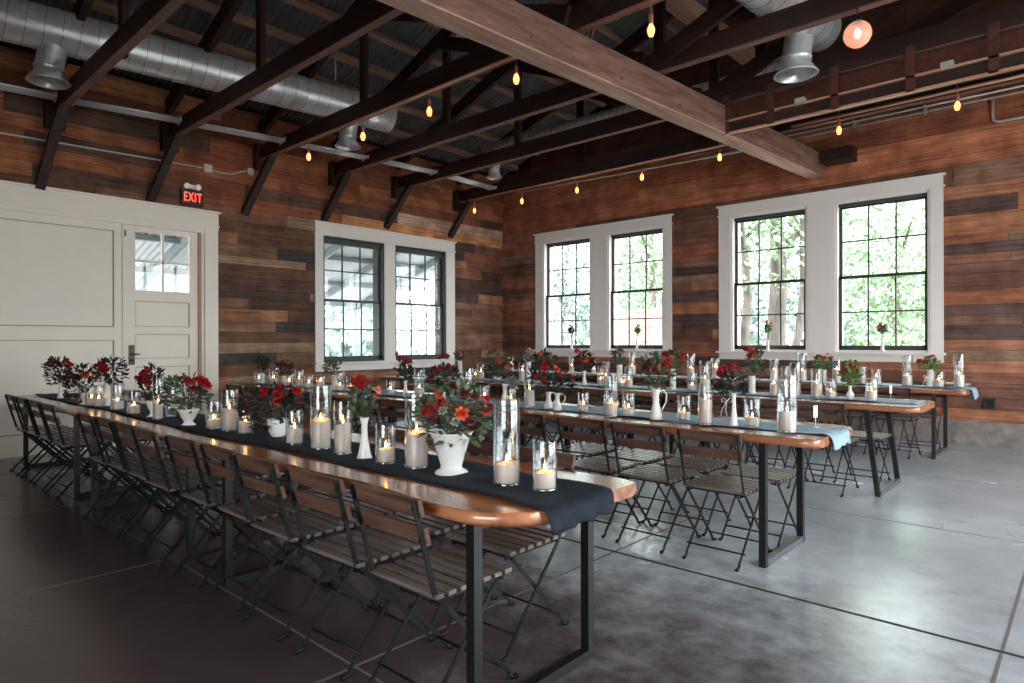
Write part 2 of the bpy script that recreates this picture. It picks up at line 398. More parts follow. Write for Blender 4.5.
lr=[0,.16,.33,.5,.66,.84,1.01,1.18,1.34,1.5,1.66,1.84,2.0,2.13,2.32,2.5,2.62,2.8,2.97,3.15,3.33,3.5,3.7,3.88,4.06,4.3,4.55,4.8]
boards(w,1,YB,-.02,7,LH,lr,rng,palL)
struct(w.obj('wall_left',M['planky']))
# right and rear walls with unseen glazed bays, put in to bring fill daylight
def plainwall(name,axis,h0,h1,zt,holes,t0,t1,m):
    w=MB(); back(w,axis,h0,h1,0,zt,holes,t0,t1); return struct(w.obj(name,m))
M['pw']=mat('plain_board_wall',rgb(120,84,66),.8,var=.3,vscale=(2,2,9))
RB=[(-8.9,-5.4,.05,3.9),(-4.8,-1.2,.05,3.9)]
plainwall('wall_right',1,YB-.3,.28,4.95,RB,XR,XR+.28,M['pw'])
BB=[(7.6,11.6,.6,3.8)]  # rear bay added behind the camera for frontal daylight
w=MB(); back(w,0,-.3,XR+.3,0,4.9,BB,YB-.28,YB)
k=len(w.v); w.v+=[Vector(p) for p in((-.3,YB-.28,4.88),(XR+.3,YB-.28,4.88),(XC,YB-.28,roofz(XC)+.12),(-.3,YB,4.88),(XR+.3,YB,4.88),(XC,YB,roofz(XC)+.12))]
for q in((0,1,2),(5,4,3),(0,3,4,1),(1,4,5,2),(2,5,3,0)): w._f([k+i for i in q])
struct(w.obj('wall_front',M['pw']))
def glazing(n,axis,a,b,z0,z1,pos):
    f=MB(); nd=max(2,round((b-a)/.85))
    def bx(p,q,s,t):
        if axis==1: f.box(pos+.08,pos+.14,p,q,s,t)
        else: f.box(p,q,pos-.14,pos-.08,s,t)
    for i in range(nd+1): c=a+(b-a)*i/nd; bx(max(a,c-.03),min(b,c+.03),z0,z1)
    for z in (z0,(z0+z1)/2,z1-.06): bx(a,b,z,z+.06)
    o=struct(f.obj('window_%d'%n,M['sashb']))
    g=MB()
    if axis==1: g.box(pos+.105,pos+.11,a,b,z0,z1)
    else: g.box(a,b,pos-.11,pos-.105,z0,z1)
    g.obj('glass_pane',M['pane'],o)
n=4
for h in RB: glazing(n,1,*h,XR); n+=1
for h in BB: glazing(n,0,*h,YB); n+=1
# concrete curb under the back wall boards
struct(MB().box(0,XR,-.035,.0,0,.315).obj('baseboard_back',M['curb']))
struct(MB().box(0,.03,-6.0,-.035,0,.12).obj('baseboard_left',M['curb']))
# ---- roof: corrugated sheets, two slopes
def corrug(x0,x1):
    me=MB(); p=.09; nx=2; ny=int((0.35-YB+.3)/p*6); k=0
    L=[]
    for i in range(ny+1):
        y=YB-.3+i*p/6; h=.02*math.sin(2*PI*(y/p))
        for x in(x0,x1): me.v.append(Vector((x,y,roofz(x) +.075+h + (0 if x in(XC,) else 0))))
    for i in range(ny): a=2*i; me.sm=True; me._f([a,a+1,a+3,a+2])
    return me
RF=struct(corrug(-.35,XC).obj('ceiling',M['roofmetal']))
c2=corrug(XC,XR+.35); c2.obj('roof_sheet',M['roofmetal'],RF)
# top deck so that no daylight leaks through the sheet laps
dk=MB()
for xa,xb in((-.4,XC),(XC,XR+.4)):
    k=len(dk.v)
    for (x,z) in((xa,roofz(xa)+.12),(xb,roofz(xb)+.12),(xb,roofz(xb)+.16),(xa,roofz(xa)+.16)):
        for y in(YB-.4,.4): dk.v.append(Vector((x,y,z)))
    for q in((0,1,3,2),(2,3,5,4),(4,5,7,6),(6,7,1,0),(0,2,4,6),(1,7,5,3)): dk._f([k+i for i in q])
dk.obj('roof_deck',M['roofmetal'],RF)
# eave fill between wall and roof
struct(MB().box(-.3,-.02,YB,.28,4.85,4.95).obj('trim_3',M['trussy']))
# ---- purlins
purl=empty('purlins',(0,0,0),kind='structure'); purl.name='trim_4'
for x in [.45,1.03,1.55,2.1,2.65,3.2,3.8,4.4,5.0,5.6,6.15,6.9,7.5,8.1,8.7,9.3,9.9,10.5,11.1,11.7]:
    z=roofz(x); T=Matrix.Translation((x,0,z))@Matrix.Rotation(-math.atan(RS) if x<XC else math.atan(RS),4,'Y')
    MB().box(-.045,.045,YB+.01,-.03,-.03,.05,T).obj('purlin',M['purlin'],purl)
# ================================================================ BACK-WALL WINDOWS
def window(name,axis,h0,W,zt,za,ops,dark,side0,side1):
    """paired double-hung window. axis 0: in the back wall (plane y=0); axis 1: left wall (x=0)"""
    e=empty(name,kind='structure')
    def bx(mb,a,b,d0,d1,z0,z1):   # d: distance into the room (negative = into the wall)
        if axis==0: mb.box(a,b,-d1,-d0,z0,z1)
        else: mb.box(d0,d1,a,b,z0,z1)
    oz0,oz1=ops[0][2],ops[0][3]; h1=h0+W
    c=MB()
    bx(c,h0,ops[0][0],.0,.045,oz0,oz1); bx(c,ops[1][1],h1,.0,.045,oz0,oz1); bx(c,ops[0][1],ops[1][0],.0,.045,oz0,oz1)
    bx(c,h0,h1,.0,.05,oz1,zt-.02); bx(c,h0-.03,h1+.03,.0,.075,zt-.02,zt+.005); bx(c,h0-.02,h1+.02,.0,.06,oz1+.01,oz1+.03)
    bx(c,h0,h1,.0,.04,za,oz0-.03)
    c.obj('casing',M['white'],e)
    s=MB(); bx(s,h0-.025,h1+.025,.0,.11,oz0-.03,oz0); s.obj('sill',M['white'],e)
    for (a,b,z0,z1) in ops:
        jm=MB(); t=.028
        bx(jm,a,a+t,-.27,.03,z0,z1); bx(jm,b-t,b,-.27,.03,z0,z1); bx(jm,a,b,-.27,.03,z1-t,z1); bx(jm,a,b,-.27,.0,z0,z0+t)
        jm.obj('jamb',M['white'] if not dark else M['sash'],e)
        hd=MB(); bx(hd,a+t,b-t,-.10,-.03,z1-t-(.085 if dark else .045),z1-t); hd.obj('head_stop',M['sash'],e)
        zm=(z0+z1)/2-.01
        for (s0,s1,dd) in ((zm-.02,z1-t-.03,-.065),(z0+t,zm+.02,-.03)):
            f=MB(); p,q=a+t,b-t; st=.042; m_=.0095
            bx(f,p,p+st,dd-.035,dd,s0,s1); bx(f,q-st,q,dd-.035,dd,s0,s1)
            bx(f,p,q,dd-.035,dd,s1-.04,s1); bx(f,p,q,dd-.035,dd,s0,s0+(.04 if s0>z0+.5 else .065))
            for i in(1,2): x=p+st+(q-p-2*st)*i/3; bx(f,x-m_,x+m_,dd-.028,dd-.004,s0+.03,s1-.03)
            zz=(s0+s1)/2+.01; bx(f,p+st,q-st,dd-.028,dd-.004,zz-m_,zz+m_)
            so=f.obj('sash',M['sash'] if dark else M['sashb'],e)
            g=MB(); bx(g,p+st*.5,q-st*.5,dd-.019,dd-.016,s0+.02,s1-.02); g.obj('glass_pane',M['pane'],so)
    return e
window('window_1',0,.96,3.066,3.525,1.05,WR[0:2],False,0,0)
window('window_2',0,4.875,3.066,3.525,1.05,WR[2:4],False,0,0)
window('window_3',1,-4.489,3.066,3.316,.86,WL,True,0,0)
# ================================================================ LEFT WALL DOORS
cs=MB()
cs.box(0,.05,-11.4,-6.04,DZ+.05,3.20); cs.box(0,.075,-11.4,-6.01,3.20,3.225); cs.box(0,.06,-11.4,-6.03,3.0,3.02)
cs.box(0,.05,-6.235,-6.05,0,DZ+.05); cs.box(-.27,.012,-6.29,-6.2,0,DZ+.05)
cs.box(-.27,.03,-11.2,-6.2,DZ,DZ+.05)
struct(cs.obj('trim_5',M['doorwhite']))
tn=MB(); tn.box(-.05,.02,-6.31,-6.27,0,DZ); struct(tn.obj('trim_6',M['groove']))
d1=empty('door_1',kind='structure')
d=MB(); y0,y1=-7.262,-6.315; xa,xb=-.055,-.005
st=.15
gz0,gz1=2.04,2.83
d.box(xa,xb,y0,y0+st,.0,DZ-.01); d.box(xa,xb,y1-st+.04,y1,.0,DZ-.01)
ya,yb=y0+st,y1-st+.04
for (a,b) in((gz1,DZ-.01),(1.90,gz0),(1.46,1.56),(1.02,1.13),(.58,.70),(.0,.26)): d.box(xa,xb,ya,yb,a,b)
for (a,b) in((1.56,1.90),(1.13,1.46),(.70,1.02),(.26,.58)): d.box(xa+.01,xb-.016,ya,yb,a,b)
ym=(ya+yb)/2; zm=(gz0+gz1)/2
d.box(xa,xb-.006,ym-.014,ym+.014,gz0,gz1); d.box(xa,xb-.006,ya,yb,zm-.014,zm+.014)
d.obj('door_leaf',M['doorwhite'],d1)
gm=MB()  # thin tan strips drawn as shadow lines round the panels
for (a,b) in((1.56,1.90),(1.13,1.46),(.70,1.02),(.26,.58)):
    for s0,s1,t0,t1 in((yb-.01,yb,a,b),(ya,ya+.006,a,b),(ya,yb,a,a+.006),(ya,yb,b-.008,b)): gm.box(xb-.017,xb-.004,s0,s1,t0,t1)
gm.obj('moulding_shadow',M['groove'],d1)
MB().box(-.034,-.030,ya,yb,gz0,gz1).obj('glass_pane',M['pane'],d1)
h=MB().box(-.005,.006,-7.195,-7.125,1.05,1.31).lathe([(.0,0),(.03,0),(.032,.01),(.03,.02),(0,.02)],.02,-7.16,1.1,12); h.tube([(.0,-7.16,1.19),(.05,-7.16,1.19),(.055,-7.08,1.19)],.009)
h.obj('handle',M['handle'],d1)
MB().box(-.005,.006,-7.24,-7.225,2.74,2.82).obj('latch',M['handle'],d1)
d2=empty('door_2',kind='structure')
d=MB(); xa,xb=-.055,.0; y0,y1=-11.1,-7.275
d.box(xa,xb,y1-.085,y1,.0,DZ); d.box(xa,xb,y0,y0+.1,.0,DZ)
d.box(xa,xb-.018,y0,y1-.085,.0,DZ)
for (a,b) in((2.80,DZ),(1.378,1.545),(.0,.25)): d.box(xa,xb-.004,y0,y1-.085,a,b)
for y in(-9.3,): d.box(xa,xb-.004,y-.09,y+.09,.0,DZ)
gm=MB()  # painted shadow lines at the big door's panel edges
for (a,b) in((1.545,2.80),(.25,1.378)):
    for s0,s1,t0,t1 in((y1-.1,y1-.085,a,b),(y0,y1-.085,a,a+.012),(y0,y1-.085,b-.008,b)): gm.box(xb-.02,xb-.008,s0,s1,t0,t1)
gm.box(xb-.02,xb-.003,y1-.004,y1+.006,.0,DZ)
gm.obj('moulding_shadow',M['groove'],d2)
d.obj('door_leaf',M['doorwhite'],d2)
# ================================================================ EXIT SIGN, CONDUIT, OUTLET
ex=empty('exit_sign',(0.03,-6.415,3.26),label='black EXIT sign with red letters mounted above the white door',cat='exit sign')
MB().box(0,.06,-.145,.145,0,.215).obj('sign_body',M['exitbody'],ex)
cu=bpy.data.curves.new('exit_text','FONT'); cu.body='EXIT'; cu.size=.15; cu.space_character=1.25; cu.extrude=.003; cu.align_x='CENTER'; cu.align_y='CENTER'
to=bpy.data.objects.new('tmp_text',cu); COL.objects.link(to)
bpy.context.view_layer.update(); me=bpy.data.meshes.new_from_object(to.evaluated_get(bpy.context.evaluated_depsgraph_get())); bpy.data.objects.remove(to)
me.transform(Matrix(((0,0,1,0),(1,0,0,0),(0,1,0,0),(0,0,0,1)))@Matrix.Diagonal((.66,1.2,1,1))); me.materials.clear(); me.materials.append(M['exitred'])
lt=bpy.data.objects.new('letters',me); COL.objects.link(lt); lt.parent=ex; lt.location=(.062,0,.105)
m_=MB(); m_.sm=True
for yy in(-.075,.075):
    m_.tube([(.0,yy,.262),(.055,yy,.262),(.075,yy,.258)],[.045,.045,.036],14)
m_.sm=False; m_.box(0,.05,-.08,.08,.235,.288); m_.obj('emergency_lamp',M['milk'],ex)
cd=MB(); cd.tube([(.045,-13.3,3.70),(.045,-8.5,3.775),(.045,-6.95,3.81),(.045,-6.35,3.822),(.045,-6.25,3.822)],.011,8)
cd.obj('wall_conduit',M['steelpipe']); tag(bpy.data.objects['wall_conduit'],'thin pale conduit pipe running along the left wall above the white doors','pipe')
jb=MB().box(.02,.075,-6.25,-6.14,3.77,3.88).obj('junction_box',M['steelpipe']); tag(jb,'grey junction box on left wall right of the EXIT sign','junction box')
cd=MB(); cd.tube([(.045,-6.14,3.82),(.045,-6.0,3.8),(.045,-5.85,3.81),(.045,-5.72,3.87),(.045,-5.62,3.9)],.011,8)
o=cd.obj('wall_conduit',M['steelpipe']); tag(o,'short bent conduit between two junction boxes right of the EXIT sign','pipe')
jb=MB().box(.02,.075,-5.62,-5.53,3.85,3.95).obj('junction_box',M['steelpipe']); tag(jb,'grey junction box at the end of the short bent conduit','junction box')
ou=empty('wall_outlet',(8.425,-.03,.49),label='black outlet box low on the plank wall right of the rear table',cat='outlet')
MB().box(-.055,.055,-.03,0,-.0,.125).obj('outlet_box',M['black'],ou)
MB().box(-.04,.04,-.036,-.03,.02,.105).obj('cover_plate',M['chairmetal'],ou)
# conduits on the back wall, high
def pipe(pts,r,label,m='steelpipe',name='conduit_pipe',cat='pipe'):
    o=MB().tube(pts,r,8).obj(name,M[m]); return tag(o,label,cat)
pipe([(4.4,-.1,4.43),(9.6,-.1,4.43)],.014,'upper of two thin conduits high along the back wall')
pipe([(4.4,-.1,4.36),(8.46,-.1,4.36),(9.6,-.1,4.36)],.012,'lower of two thin conduits high along the back wall')
pipe([(8.46,-.042,4.37),(8.46,-.042,4.16),(8.475,-.042,4.09),(8.53,-.042,4.065),(9.7,-.042,4.065)],.018,'conduit bending down then right above the right window pair')
for i,x in enumerate((5.6,6.9,7.75,8.9)):
    o=MB().box(x-.012,x+.012,-.125,-.0,4.34,4.45).obj('pipe_clamp',M['steelpipe']); tag(o,'small pipe clamp on the back wall conduits, %s from the left'%ORD[i],'clamp')
# ================================================================ TRUSSES
YT=[-8.02,-6.72,-5.42,-4.14,-2.86,-1.37]; XV=[2.40,2.58,2.66,2.77,2.95,3.02]
YF=[-8.16,-6.95,-5.66,-4.33,-3.08,-1.54]; ZF=[3.2,3.23,3.25,3.33,3.38,3.4]
TN=['nearest to the camera','second from the camera','third, carrying a row of bulbs','fourth from the camera','fifth from the camera','last before the back wall, carrying bulbs']
def truss(y,xv,lab,yf=None,zf=None,grp='roof trusses'):
    t=empty('roof_truss',(0,y,4.1),label='dark timber roof truss, '+lab,cat='roof truss',group=grp)
    w=.075
    MB().box(0,XR,-w/2,w/2,0,.2).obj('bottom_chord',M['truss'],t)
    MB().box(0,XR,-w/2-.004,w/2+.004,-.012,0).obj('chord_edge',M['edge'],t)
    def rz(x): return RA-.26+RS*(x if x<XC else 2*XC-x)-4.1
    MB().bar((.05,0,rz(0)),(XC,0,rz(XC)),.075,.2).obj('rafter',M['truss'],t)
    MB().bar((XC,0,rz(XC)),(XR-.05,0,rz(XR)),.075,.2).obj('rafter',M['truss'],t)
    for x in(xv,6.07,9.4): MB().box(x-.055,x+.055,w/2,w/2+.06,.03,rz(x)+.05).obj('vertical_post',M['truss'],t)
    MB().bar((xv+.05,-.065,rz(xv)-.12),(5.95,-.065,.14),.05,.17).obj('diagonal_brace',M['truss'],t)
    MB().bar((9.35,-.065,rz(9.4)-.12),(6.2,-.065,.14),.05,.17).obj('diagonal_brace',M['truss'],t)
    if yf is not None: MB().bar((.03,yf-y,zf-4.1),(.50,0,.06),.085,.1,Vector((0,1,0))).obj('knee_brace',M['truss'],t)
    MB().box(.0,.16,-.1,.1,-.16,.22).obj('chord_end_block',M['truss'],t)  # dark block where the chord meets the wall
    return t
for i in range(6): truss(YT[i],XV[i],TN[i],YF[i],ZF[i])
for y,l in((-9.3,'first one behind the camera side'),(-10.6,'second one behind the camera side')): truss(y,2.4,l,y-.1,3.2)
# big skewed beam under the trusses
bm=empty('ceiling_beam',(0,0,3.68),label='massive weathered timber beam crossing under the trusses to the back wall',cat='beam')
a=Vector((6.40,-.03,.215)); b=Vector((5.56,-10.4,.215))
MB().bar(a,b,.2,.31).obj('beam_timber',M['beam'],bm)
MB().bar(a-Vector((0,0,.163)),b-Vector((0,0,.163)),.205,.016).obj('bottom_edge_board',M['beamedge'],bm)
mb=MB()
for y in(-1.1,-2.6,-4.0,-5.0,-6.2):
    x=6.40+(y+.1)*.0816+.1
    for dz in(.14,.28): mb.tube([(x,y+dz,dz),(x+.012,y+dz,dz)],.016,8)
mb.obj('bolt_heads',M['rust'],bm); bpy.data.objects['bolt_heads']['kind']='stuff'
o=MB().box(6.52,6.92,-.3,-.0,3.88,4.06).obj('corbel_block',M['truss']); tag(o,'short dark timber block on the back wall beside the big beam end','timber block')
o=MB().bar((5.5,-3.3,5.62),(5.56,-.5,5.62),.2,.2).obj('bracing_timber',M['purlin']); tag(o,'grey bracing timber high under the roof right of the big beam','timber')
# rust rods above the big beam
o=MB().bar((5.96,-5.2,4.03),(6.5,-5.36,4.95),.018,.018).obj('tie_rod',M['rust']); tag(o,'slanting rusted tie rod rising from the big beam','rod')
# ---- girder and sliding track at the fifth truss, right of the big beam
g=empty('track_girder',(0,-2.86,3.70),label='dark girder with hanger straps and rails right of the big beam',cat='girder')
MB().box(6.28,XR,.04,.09,.14,.42).obj('girder_board',M['rust'],g)
for x in(6.27,6.78,7.43,8.10,8.74,9.4,10.1,10.8): MB().box(x-.04,x+.04,-.07,-.055,.02,.46).obj('hanger_strap',M['rust'],g)
for z,yy in((.155,-.05),(.10,.03),(.015,-.05)): MB().box(6.28,XR,yy-.02,yy+.02,z,z+.022).obj('rail',M['conduit'],g)
MB().box(6.28,XR,-.04,.05,.03,.145).obj('track_channel',M['truss'],g)
for x in(7.1,8.4): MB().box(x-.05,x+.05,-.12,-.05,.16,.21).obj('bracket',M['steelpipe'],g)
# ================================================================ STRING BULBS
def pend(x,y,z,lab,grp):
    e=empty('pendant_bulb',(x,y,z),label=lab,cat='light bulb',group=grp)
    m=MB(); m.lathe([(.004,.0),(.018,.004),(.028,.03),(.031,.052),(.026,.075),(.016,.095),(.012,.105)],0,0,-.05,12); m.obj('bulb',M['bulb'],e)
    s=MB(); s.lathe([(.015,.05),(.018,.06),(.018,.12),(.010,.13)],0,0,0,10); s.tube([(0,0,.125),(0,0,.24)],.004,5); s.obj('socket',M['socket'],e)
    return e
cz=4.07
x3=[.27,1.56,2.82,4.06,5.33]
for i,x in enumerate(x3): pend(x,-5.42-.06,3.845,'warm filament bulb under third truss, %s from the left wall'%ORD[i],'bulbs under the third truss')
pend(6.78,-5.48,3.83,'warm filament bulb just right of the big beam near the top edge','bulbs under the third truss')
pipe([(0.1,-5.48,cz),(5.35,-5.48,cz),(5.5,-5.48,cz-.03),(5.62,-5.44,cz-.06),(5.74,-5.4,cz-.02)],.017,'copper-toned conduit carrying bulbs under the third truss','conduit')
pipe([(6.1,-5.48,cz),(XR,-5.48,cz)],.014,'copper-toned conduit carrying a bulb right of the big beam','conduit')
x6=[.63,1.84,3.06,4.29,5.53,7.07,8.28]
for i,x in enumerate(x6): pend(x,-1.45,3.85+(.06 if i>3 else 0)+(.03 if i>4 else 0),'warm filament bulb under the last truss, %s from the left corner'%ORD[i],'bulbs under the last truss')
pipe([(0.45,-1.45,cz),(6.05,-1.45,cz)],.017,'copper-toned conduit carrying bulbs under last truss left of the big beam','conduit')
pipe([(6.5,-1.45,cz+.05),(9.8,-1.45,cz+.05)],.019,'copper-toned conduit carrying bulbs under last truss right of the big beam','conduit')
pipe([(1.6,-1.2,cz+.02),(5.9,-.9,cz+.02)],.011,'thin grey conduit close behind the last row of bulbs')
g=empty('globe_light',(7.96,-4.20,3.865),label='large round clear globe bulb glowing at the upper right',cat='globe light')
m=MB(); m.lathe([(.005,-.108),(.04,-.1),(.08,-.072),(.104,-.03),(.108,.0),(.1,.04),(.078,.075),(.045,.1),(.03,.108)],0,0,0,24,False); m.obj('glass_globe',M['bulbglass'],g)
m=MB(); m.lathe([(.006,-.03),(.022,-.01),(.026,.015),(.012,.04),(.006,.05)],0,0,0,12); m.obj('filament',M['fil'],g)
m=MB(); m.lathe([(.032,.1),(.036,.11),(.036,.135),(.02,.145)],0,0,0,12); m.tube([(0,0,.14),(0,0,.24)],.005,6)
for a in(0,2.1,4.2): m.box(.03*math.cos(a)-.008,.03*math.cos(a)+.008,.03*math.sin(a)-.008,.03*math.sin(a)+.008,.12,.155)
m.obj('cap',M['chairmetal'],g)
# ================================================================ DUCTS
def duct(name,pts,r,label,pitch=.16,caps=True):
    e=empty(name,(0,0,0),label=label,cat='duct')
    m=MB(); m.tube(pts,r,28,caps); m.obj('pipe',M['duct'],e)
    s=MB(); P=[Vector(p) for p in pts]
    # spiral seam
    tot=0; path=[]
    for i in range(len(P)-1):
        d=P[i+1]-P[i]; L=d.length; d.normalize(); b=d.cross(Vector((0,0,1))).normalized(); c=b.cross(d)
        n=int(L/pitch*16)
        for q in range(n):
            t=q/n*L; a=2*PI*(tot+t)/pitch; path.append(P[i]+d*t+(b*math.cos(a)+c*math.sin(a))*(r+.001))
        tot+=L
    s.tube(path,.0035,4,False); s.obj('seam',M['seam'],e)
    return e
def diffuser(loc,top,label,d=1.0):
    x,y,z=loc; e=empty('air_diffuser',(x,y,z),label=label,cat='air diffuser')
    m=MB(); m.tube([(0,0,.09*d),(0,0,.16*d),(top[0]-x,top[1]-y,top[2]-z)],[.135*d]*3,22,False); m.obj('neck',M['duct'],e)
    m=MB(); m.lathe([(.15*d,.16*d),(.137*d,.15*d),(.14*d,.10*d),(.20*d,.01*d),(.21*d,0),(.20*d,-.005),(.18*d,.01)],0,0,0,28,False); m.obj('bell',M['duct'],e)
    for k,rr in enumerate((.165,.125,.085,.045)):
        m=MB(); m.lathe([((rr+.012)*d,-.012-.004*k),(rr*d,.012),((rr-.022)*d,.03)],0,0,0,26,False); m.obj('ring',M['alu'],e)
    return e
duct('spiral_duct',[(.62,-11,4.76),(.99,-8.2,4.76),(1.42,-4.75,4.76),(1.50,-4.1,4.76)],.235,'big spiral galvanised duct along the left wall under the roof')
diffuser((.93,-8.25,4.2),(.99,-8.22,4.6),'round duct outlet nearest the camera on the left duct')
diffuser((1.33,-4.72,4.2),(1.42,-4.72,4.6),'round duct outlet at the far end of the left duct',.9)
duct('spiral_duct',[(6.98,-6.8,4.53),(7.2,-4.2,4.53),(7.32,-3.0,4.53)],.205,'big shiny spiral duct at upper right beside the globe bulb')
diffuser((7.2,-3.38,4.0),(7.24,-3.38,4.42),'round duct outlet under the upper right duct')
duct('spiral_duct',[(1.5,-2.0,4.70),(6.9,-2.0,4.64)],.12,'slim duct running across near the back wall behind the trusses',.12)
diffuser((1.68,-2.0,4.2),(1.72,-2.0,4.7),'round duct outlet near the far left corner of the roof',.7)
# reflector strips lying on the chords
for i,(x0,y0,x1,y1,lab) in enumerate(((.36,-9.2,.50,-8.1,'nearest the camera, cut by the frame'),(.52,-7.93,.72,-6.82,'second from the camera'),(.73,-6.62,.92,-5.52,'third from the camera'),(.93,-5.32,1.08,-4.24,'fourth from the camera'),(1.1,-4.04,1.2,-2.96,'fifth from the camera'),(1.2,-2.76,1.15,-1.5,'last, near the corner'))):
    e=empty('reflector_strip',(0,0,4.19),label='ribbed aluminium strip fixture between trusses on the left, '+lab,cat='strip light',group='ribbed strips along left wall')
    m=MB(); d=Vector((x1-x0,y1-y0,0)).normalized(); s=d.cross(Vector((0,0,1)))
    for k in range(6):
        o_=s*((k-2.5)*.036); m.tube([Vector((x0,y0,0))+o_,Vector((x1,y1,0))+o_],.0125,6)
    m.obj('ribs',M['alu'],e)
    m=MB(); m.bar(Vector((x0,y0,.02)),Vector((x1,y1,.02)),.2,.012); m.obj('tray',M['seam'],e)
    for p in(Vector((x0,y0,0)),Vector((x1,y1,0))): m=MB(); m.bar(p-s*.11,p+s*.11,.02,.06); m.obj('end_cap',M['alu'],e)
for x,y,zb,zt_,l in((1.62,-5.1,4.98,5.36,'hanging between trusses near the left duct'),(8.4,-3.3,4.35,5.4,'hanging at the upper right')):
    o=MB().tube([(x,y,zb),(x,y,zt_)],.011,6).obj('hanger_rod',M['steelpipe']); tag(o,'short pale metal rod '+l,'rod')
# ================================================================ TABLES
ZT={1:.76,2:.79,3:.79,4:.79}; YC={1:-8.09,2:-5.86,3:-3.45,4:-1.07}
XE={1:8.00,2:8.26,3:8.33,4:8.36}; LX={1:7.80,2:7.94,3:8.02,4:8.05}; YL={1:(-8.46,-7.79),2:(-6.20,-5.55),3:(-3.83,-3.08),4:(-1.45,-.68)}
TL=2.467
def slab(x0,x1,yc,zt,rng,endcut):
    """live-edge slab, local coordinates (origin at floor below its centre)"""
    L=x1-x0; m=MB(); xs=[-L/2+L*i/26 for i in range(25)]+[L/2-q for q in((.15,.12,.09,.06,.035,.015,.004,0) if endcut else (.09,.05,0))]; xs=sorted(set(round(q,4) for q in xs)); n=len(xs)-1; ph=[rng.uniform(0,6) for _ in range(4)]
    def wav(x,q): return .018*math.sin(3.1*x+ph[q])+.010*math.sin(8.7*x+ph[q+1])
    rowsv=[]
    for i in range(n+1):
        x=xs[i]; e=0; ef=0
        R_=.22 if endcut==1 else .09; t=max(0,(x-(L/2-R_))/R_)
        if endcut: q=1-math.sqrt(max(0,1-t*t)); e=(.20 if endcut==1 else .06)*q+(.05*t if endcut==1 else 0); ef=.07*q+(.05*t if endcut==2 else 0)
        yn=-.415+wav(x,0)+e; yf=.415+wav(x,2)-ef
        rowsv.append([(x,yn+.03,-.052),(x,yn,-.03),(x,yn+.012,-.004),(x,yn+.022,0),(x,yf-.022,0),(x,yf-.01,-.004),(x,yf,-.03),(x,yf-.03,-.052)])
    for r in rowsv:
        for p in r: m.v.append(Vector((p[0],p[1],p[2]+zt)))
    for i in range(n):
        for j_ in range(8):
            a=8*i+j_; b=8*i+(j_+1)%8; m.sm=j_!=3 and j_!=7; m._f([a,a+8,b+8,b])
    m.sm=False; m._f(list(range(8))); m._f([8*n+q for q in range(8)][::-1])
    return m
rng=random.Random(21)
POS=['right-hand end table','middle table','left-hand end table']
for r in(1,2,3,4):
    for k in range(3):
        x1=XE[r]-k*TL; x0=x1-TL+.004; xc=(x0+x1)/2; t=empty('live_edge_table',(xc,YC[r],0),label='live-edge wooden table on black steel legs, %s of the %s'%(POS[k],ROW[r]),cat='table',group='live-edge tables')
        slab(x0,x1,0,ZT[r],rng,(1 if r==1 else 2) if k==0 else 0).obj('tabletop',M['slab'],t)
        for s in(1,-1):
            if s==1: xl=LX[r]-k*TL
            else: xl=LX[r]-1.956-k*TL
            xl-=xc; lean=-.09 if (r==3 and k==0 and s==1) else 0
            for yy in YL[r]: MB().bar((xl,yy-YC[r],.0),(xl+lean,yy-YC[r],ZT[r]-.052),.04,.04,Vector((0,1,0))).obj('leg',M['darksteel'],t)
            MB().box(xl-.02,xl+.02,YL[r][0]-YC[r]+.02,YL[r][1]-YC[r]-.02,0,.04).obj('foot_bar',M['darksteel'] if r==1 else M['barsteel'],t)
            MB().box(xl+lean-.02,xl+lean+.02,YL[r][0]-YC[r]+.02,YL[r][1]-YC[r]-.02,ZT[r]-.07,ZT[r]-.053).obj('top_bar',M['darksteel'],t)
# ---- runners
def runner(r):
    yc={1:-8.12,2:-5.86,3:-3.45,4:-1.05}[r]; hw={1:.21,2:.18,3:.175,4:.18}[r]; xe=XE[r]; x0=XE[r]-3*TL+.1; zt=ZT[r]+.004; rg=random.Random(40+r)
    ph=[rg.uniform(0,6) for _ in range(6)]
    hk=1.5 if r==4 else 1.0
    if r==3: xe-=.06
    m=MB(); m.sm=True; xs=[x0+(xe-.02-x0)*i/150 for i in range(151)]
    prof=[(x,zt) for x in xs]+[(xe+.008,zt-.004),(xe+.02,zt-.016),(xe+.026,zt-.034*hk),(xe+.03,zt-.054*hk),(xe+.032,zt-.07*hk),(xe+.031,zt-.082*hk)]
    ny=12
    if r==3: prof=prof[:151]+[(xe+.0,zt-.001)]
    for i,(x,z) in enumerate(prof):
        hang=i>150
        for j_ in range(ny+1):
            v=j_/ny; y=yc-hw+2*hw*v+.02*math.sin(1.7*x+ph[0])+.012*math.sin(4.1*x+ph[1])*(1 if v<.5 else -1)
            dz=.0055*(1+math.sin(9*x+5*v+ph[2]))*(.4+.6*math.sin(3*v*PI+2.3*x+ph[3])**2)
            dx=0
            if hang:
                q=(i-150)/6; dx=.012*q*math.sin(v*19+ph[4]); dz=.012*q*v-.006*math.sin(v*23); 
                y=y+(yc-y)*.1*q
            m.v.append(Vector((x+dx,y,z+dz)))
    for i in range(len(prof)-1):
        for j_ in range(ny):
            a=i*(ny+1)+j_; m._f([a,a+ny+1,a+ny+2,a+1])
    o=m.obj('table_runner',M['runner'] if r==1 else M['runnerlit'])
    sd=o.modifiers.new('thick','SOLIDIFY'); sd.thickness=.003; sd.offset=1
    tag(o,['dark navy cloth runner hanging over the end of the front table row','blue cloth runner with painted window glare along the second table row','blue cloth runner with painted window glare along the third table row','blue cloth runner with painted window glare along the rear table row'][r-1],'table runner')
for r in(1,2,3,4): runner(r)
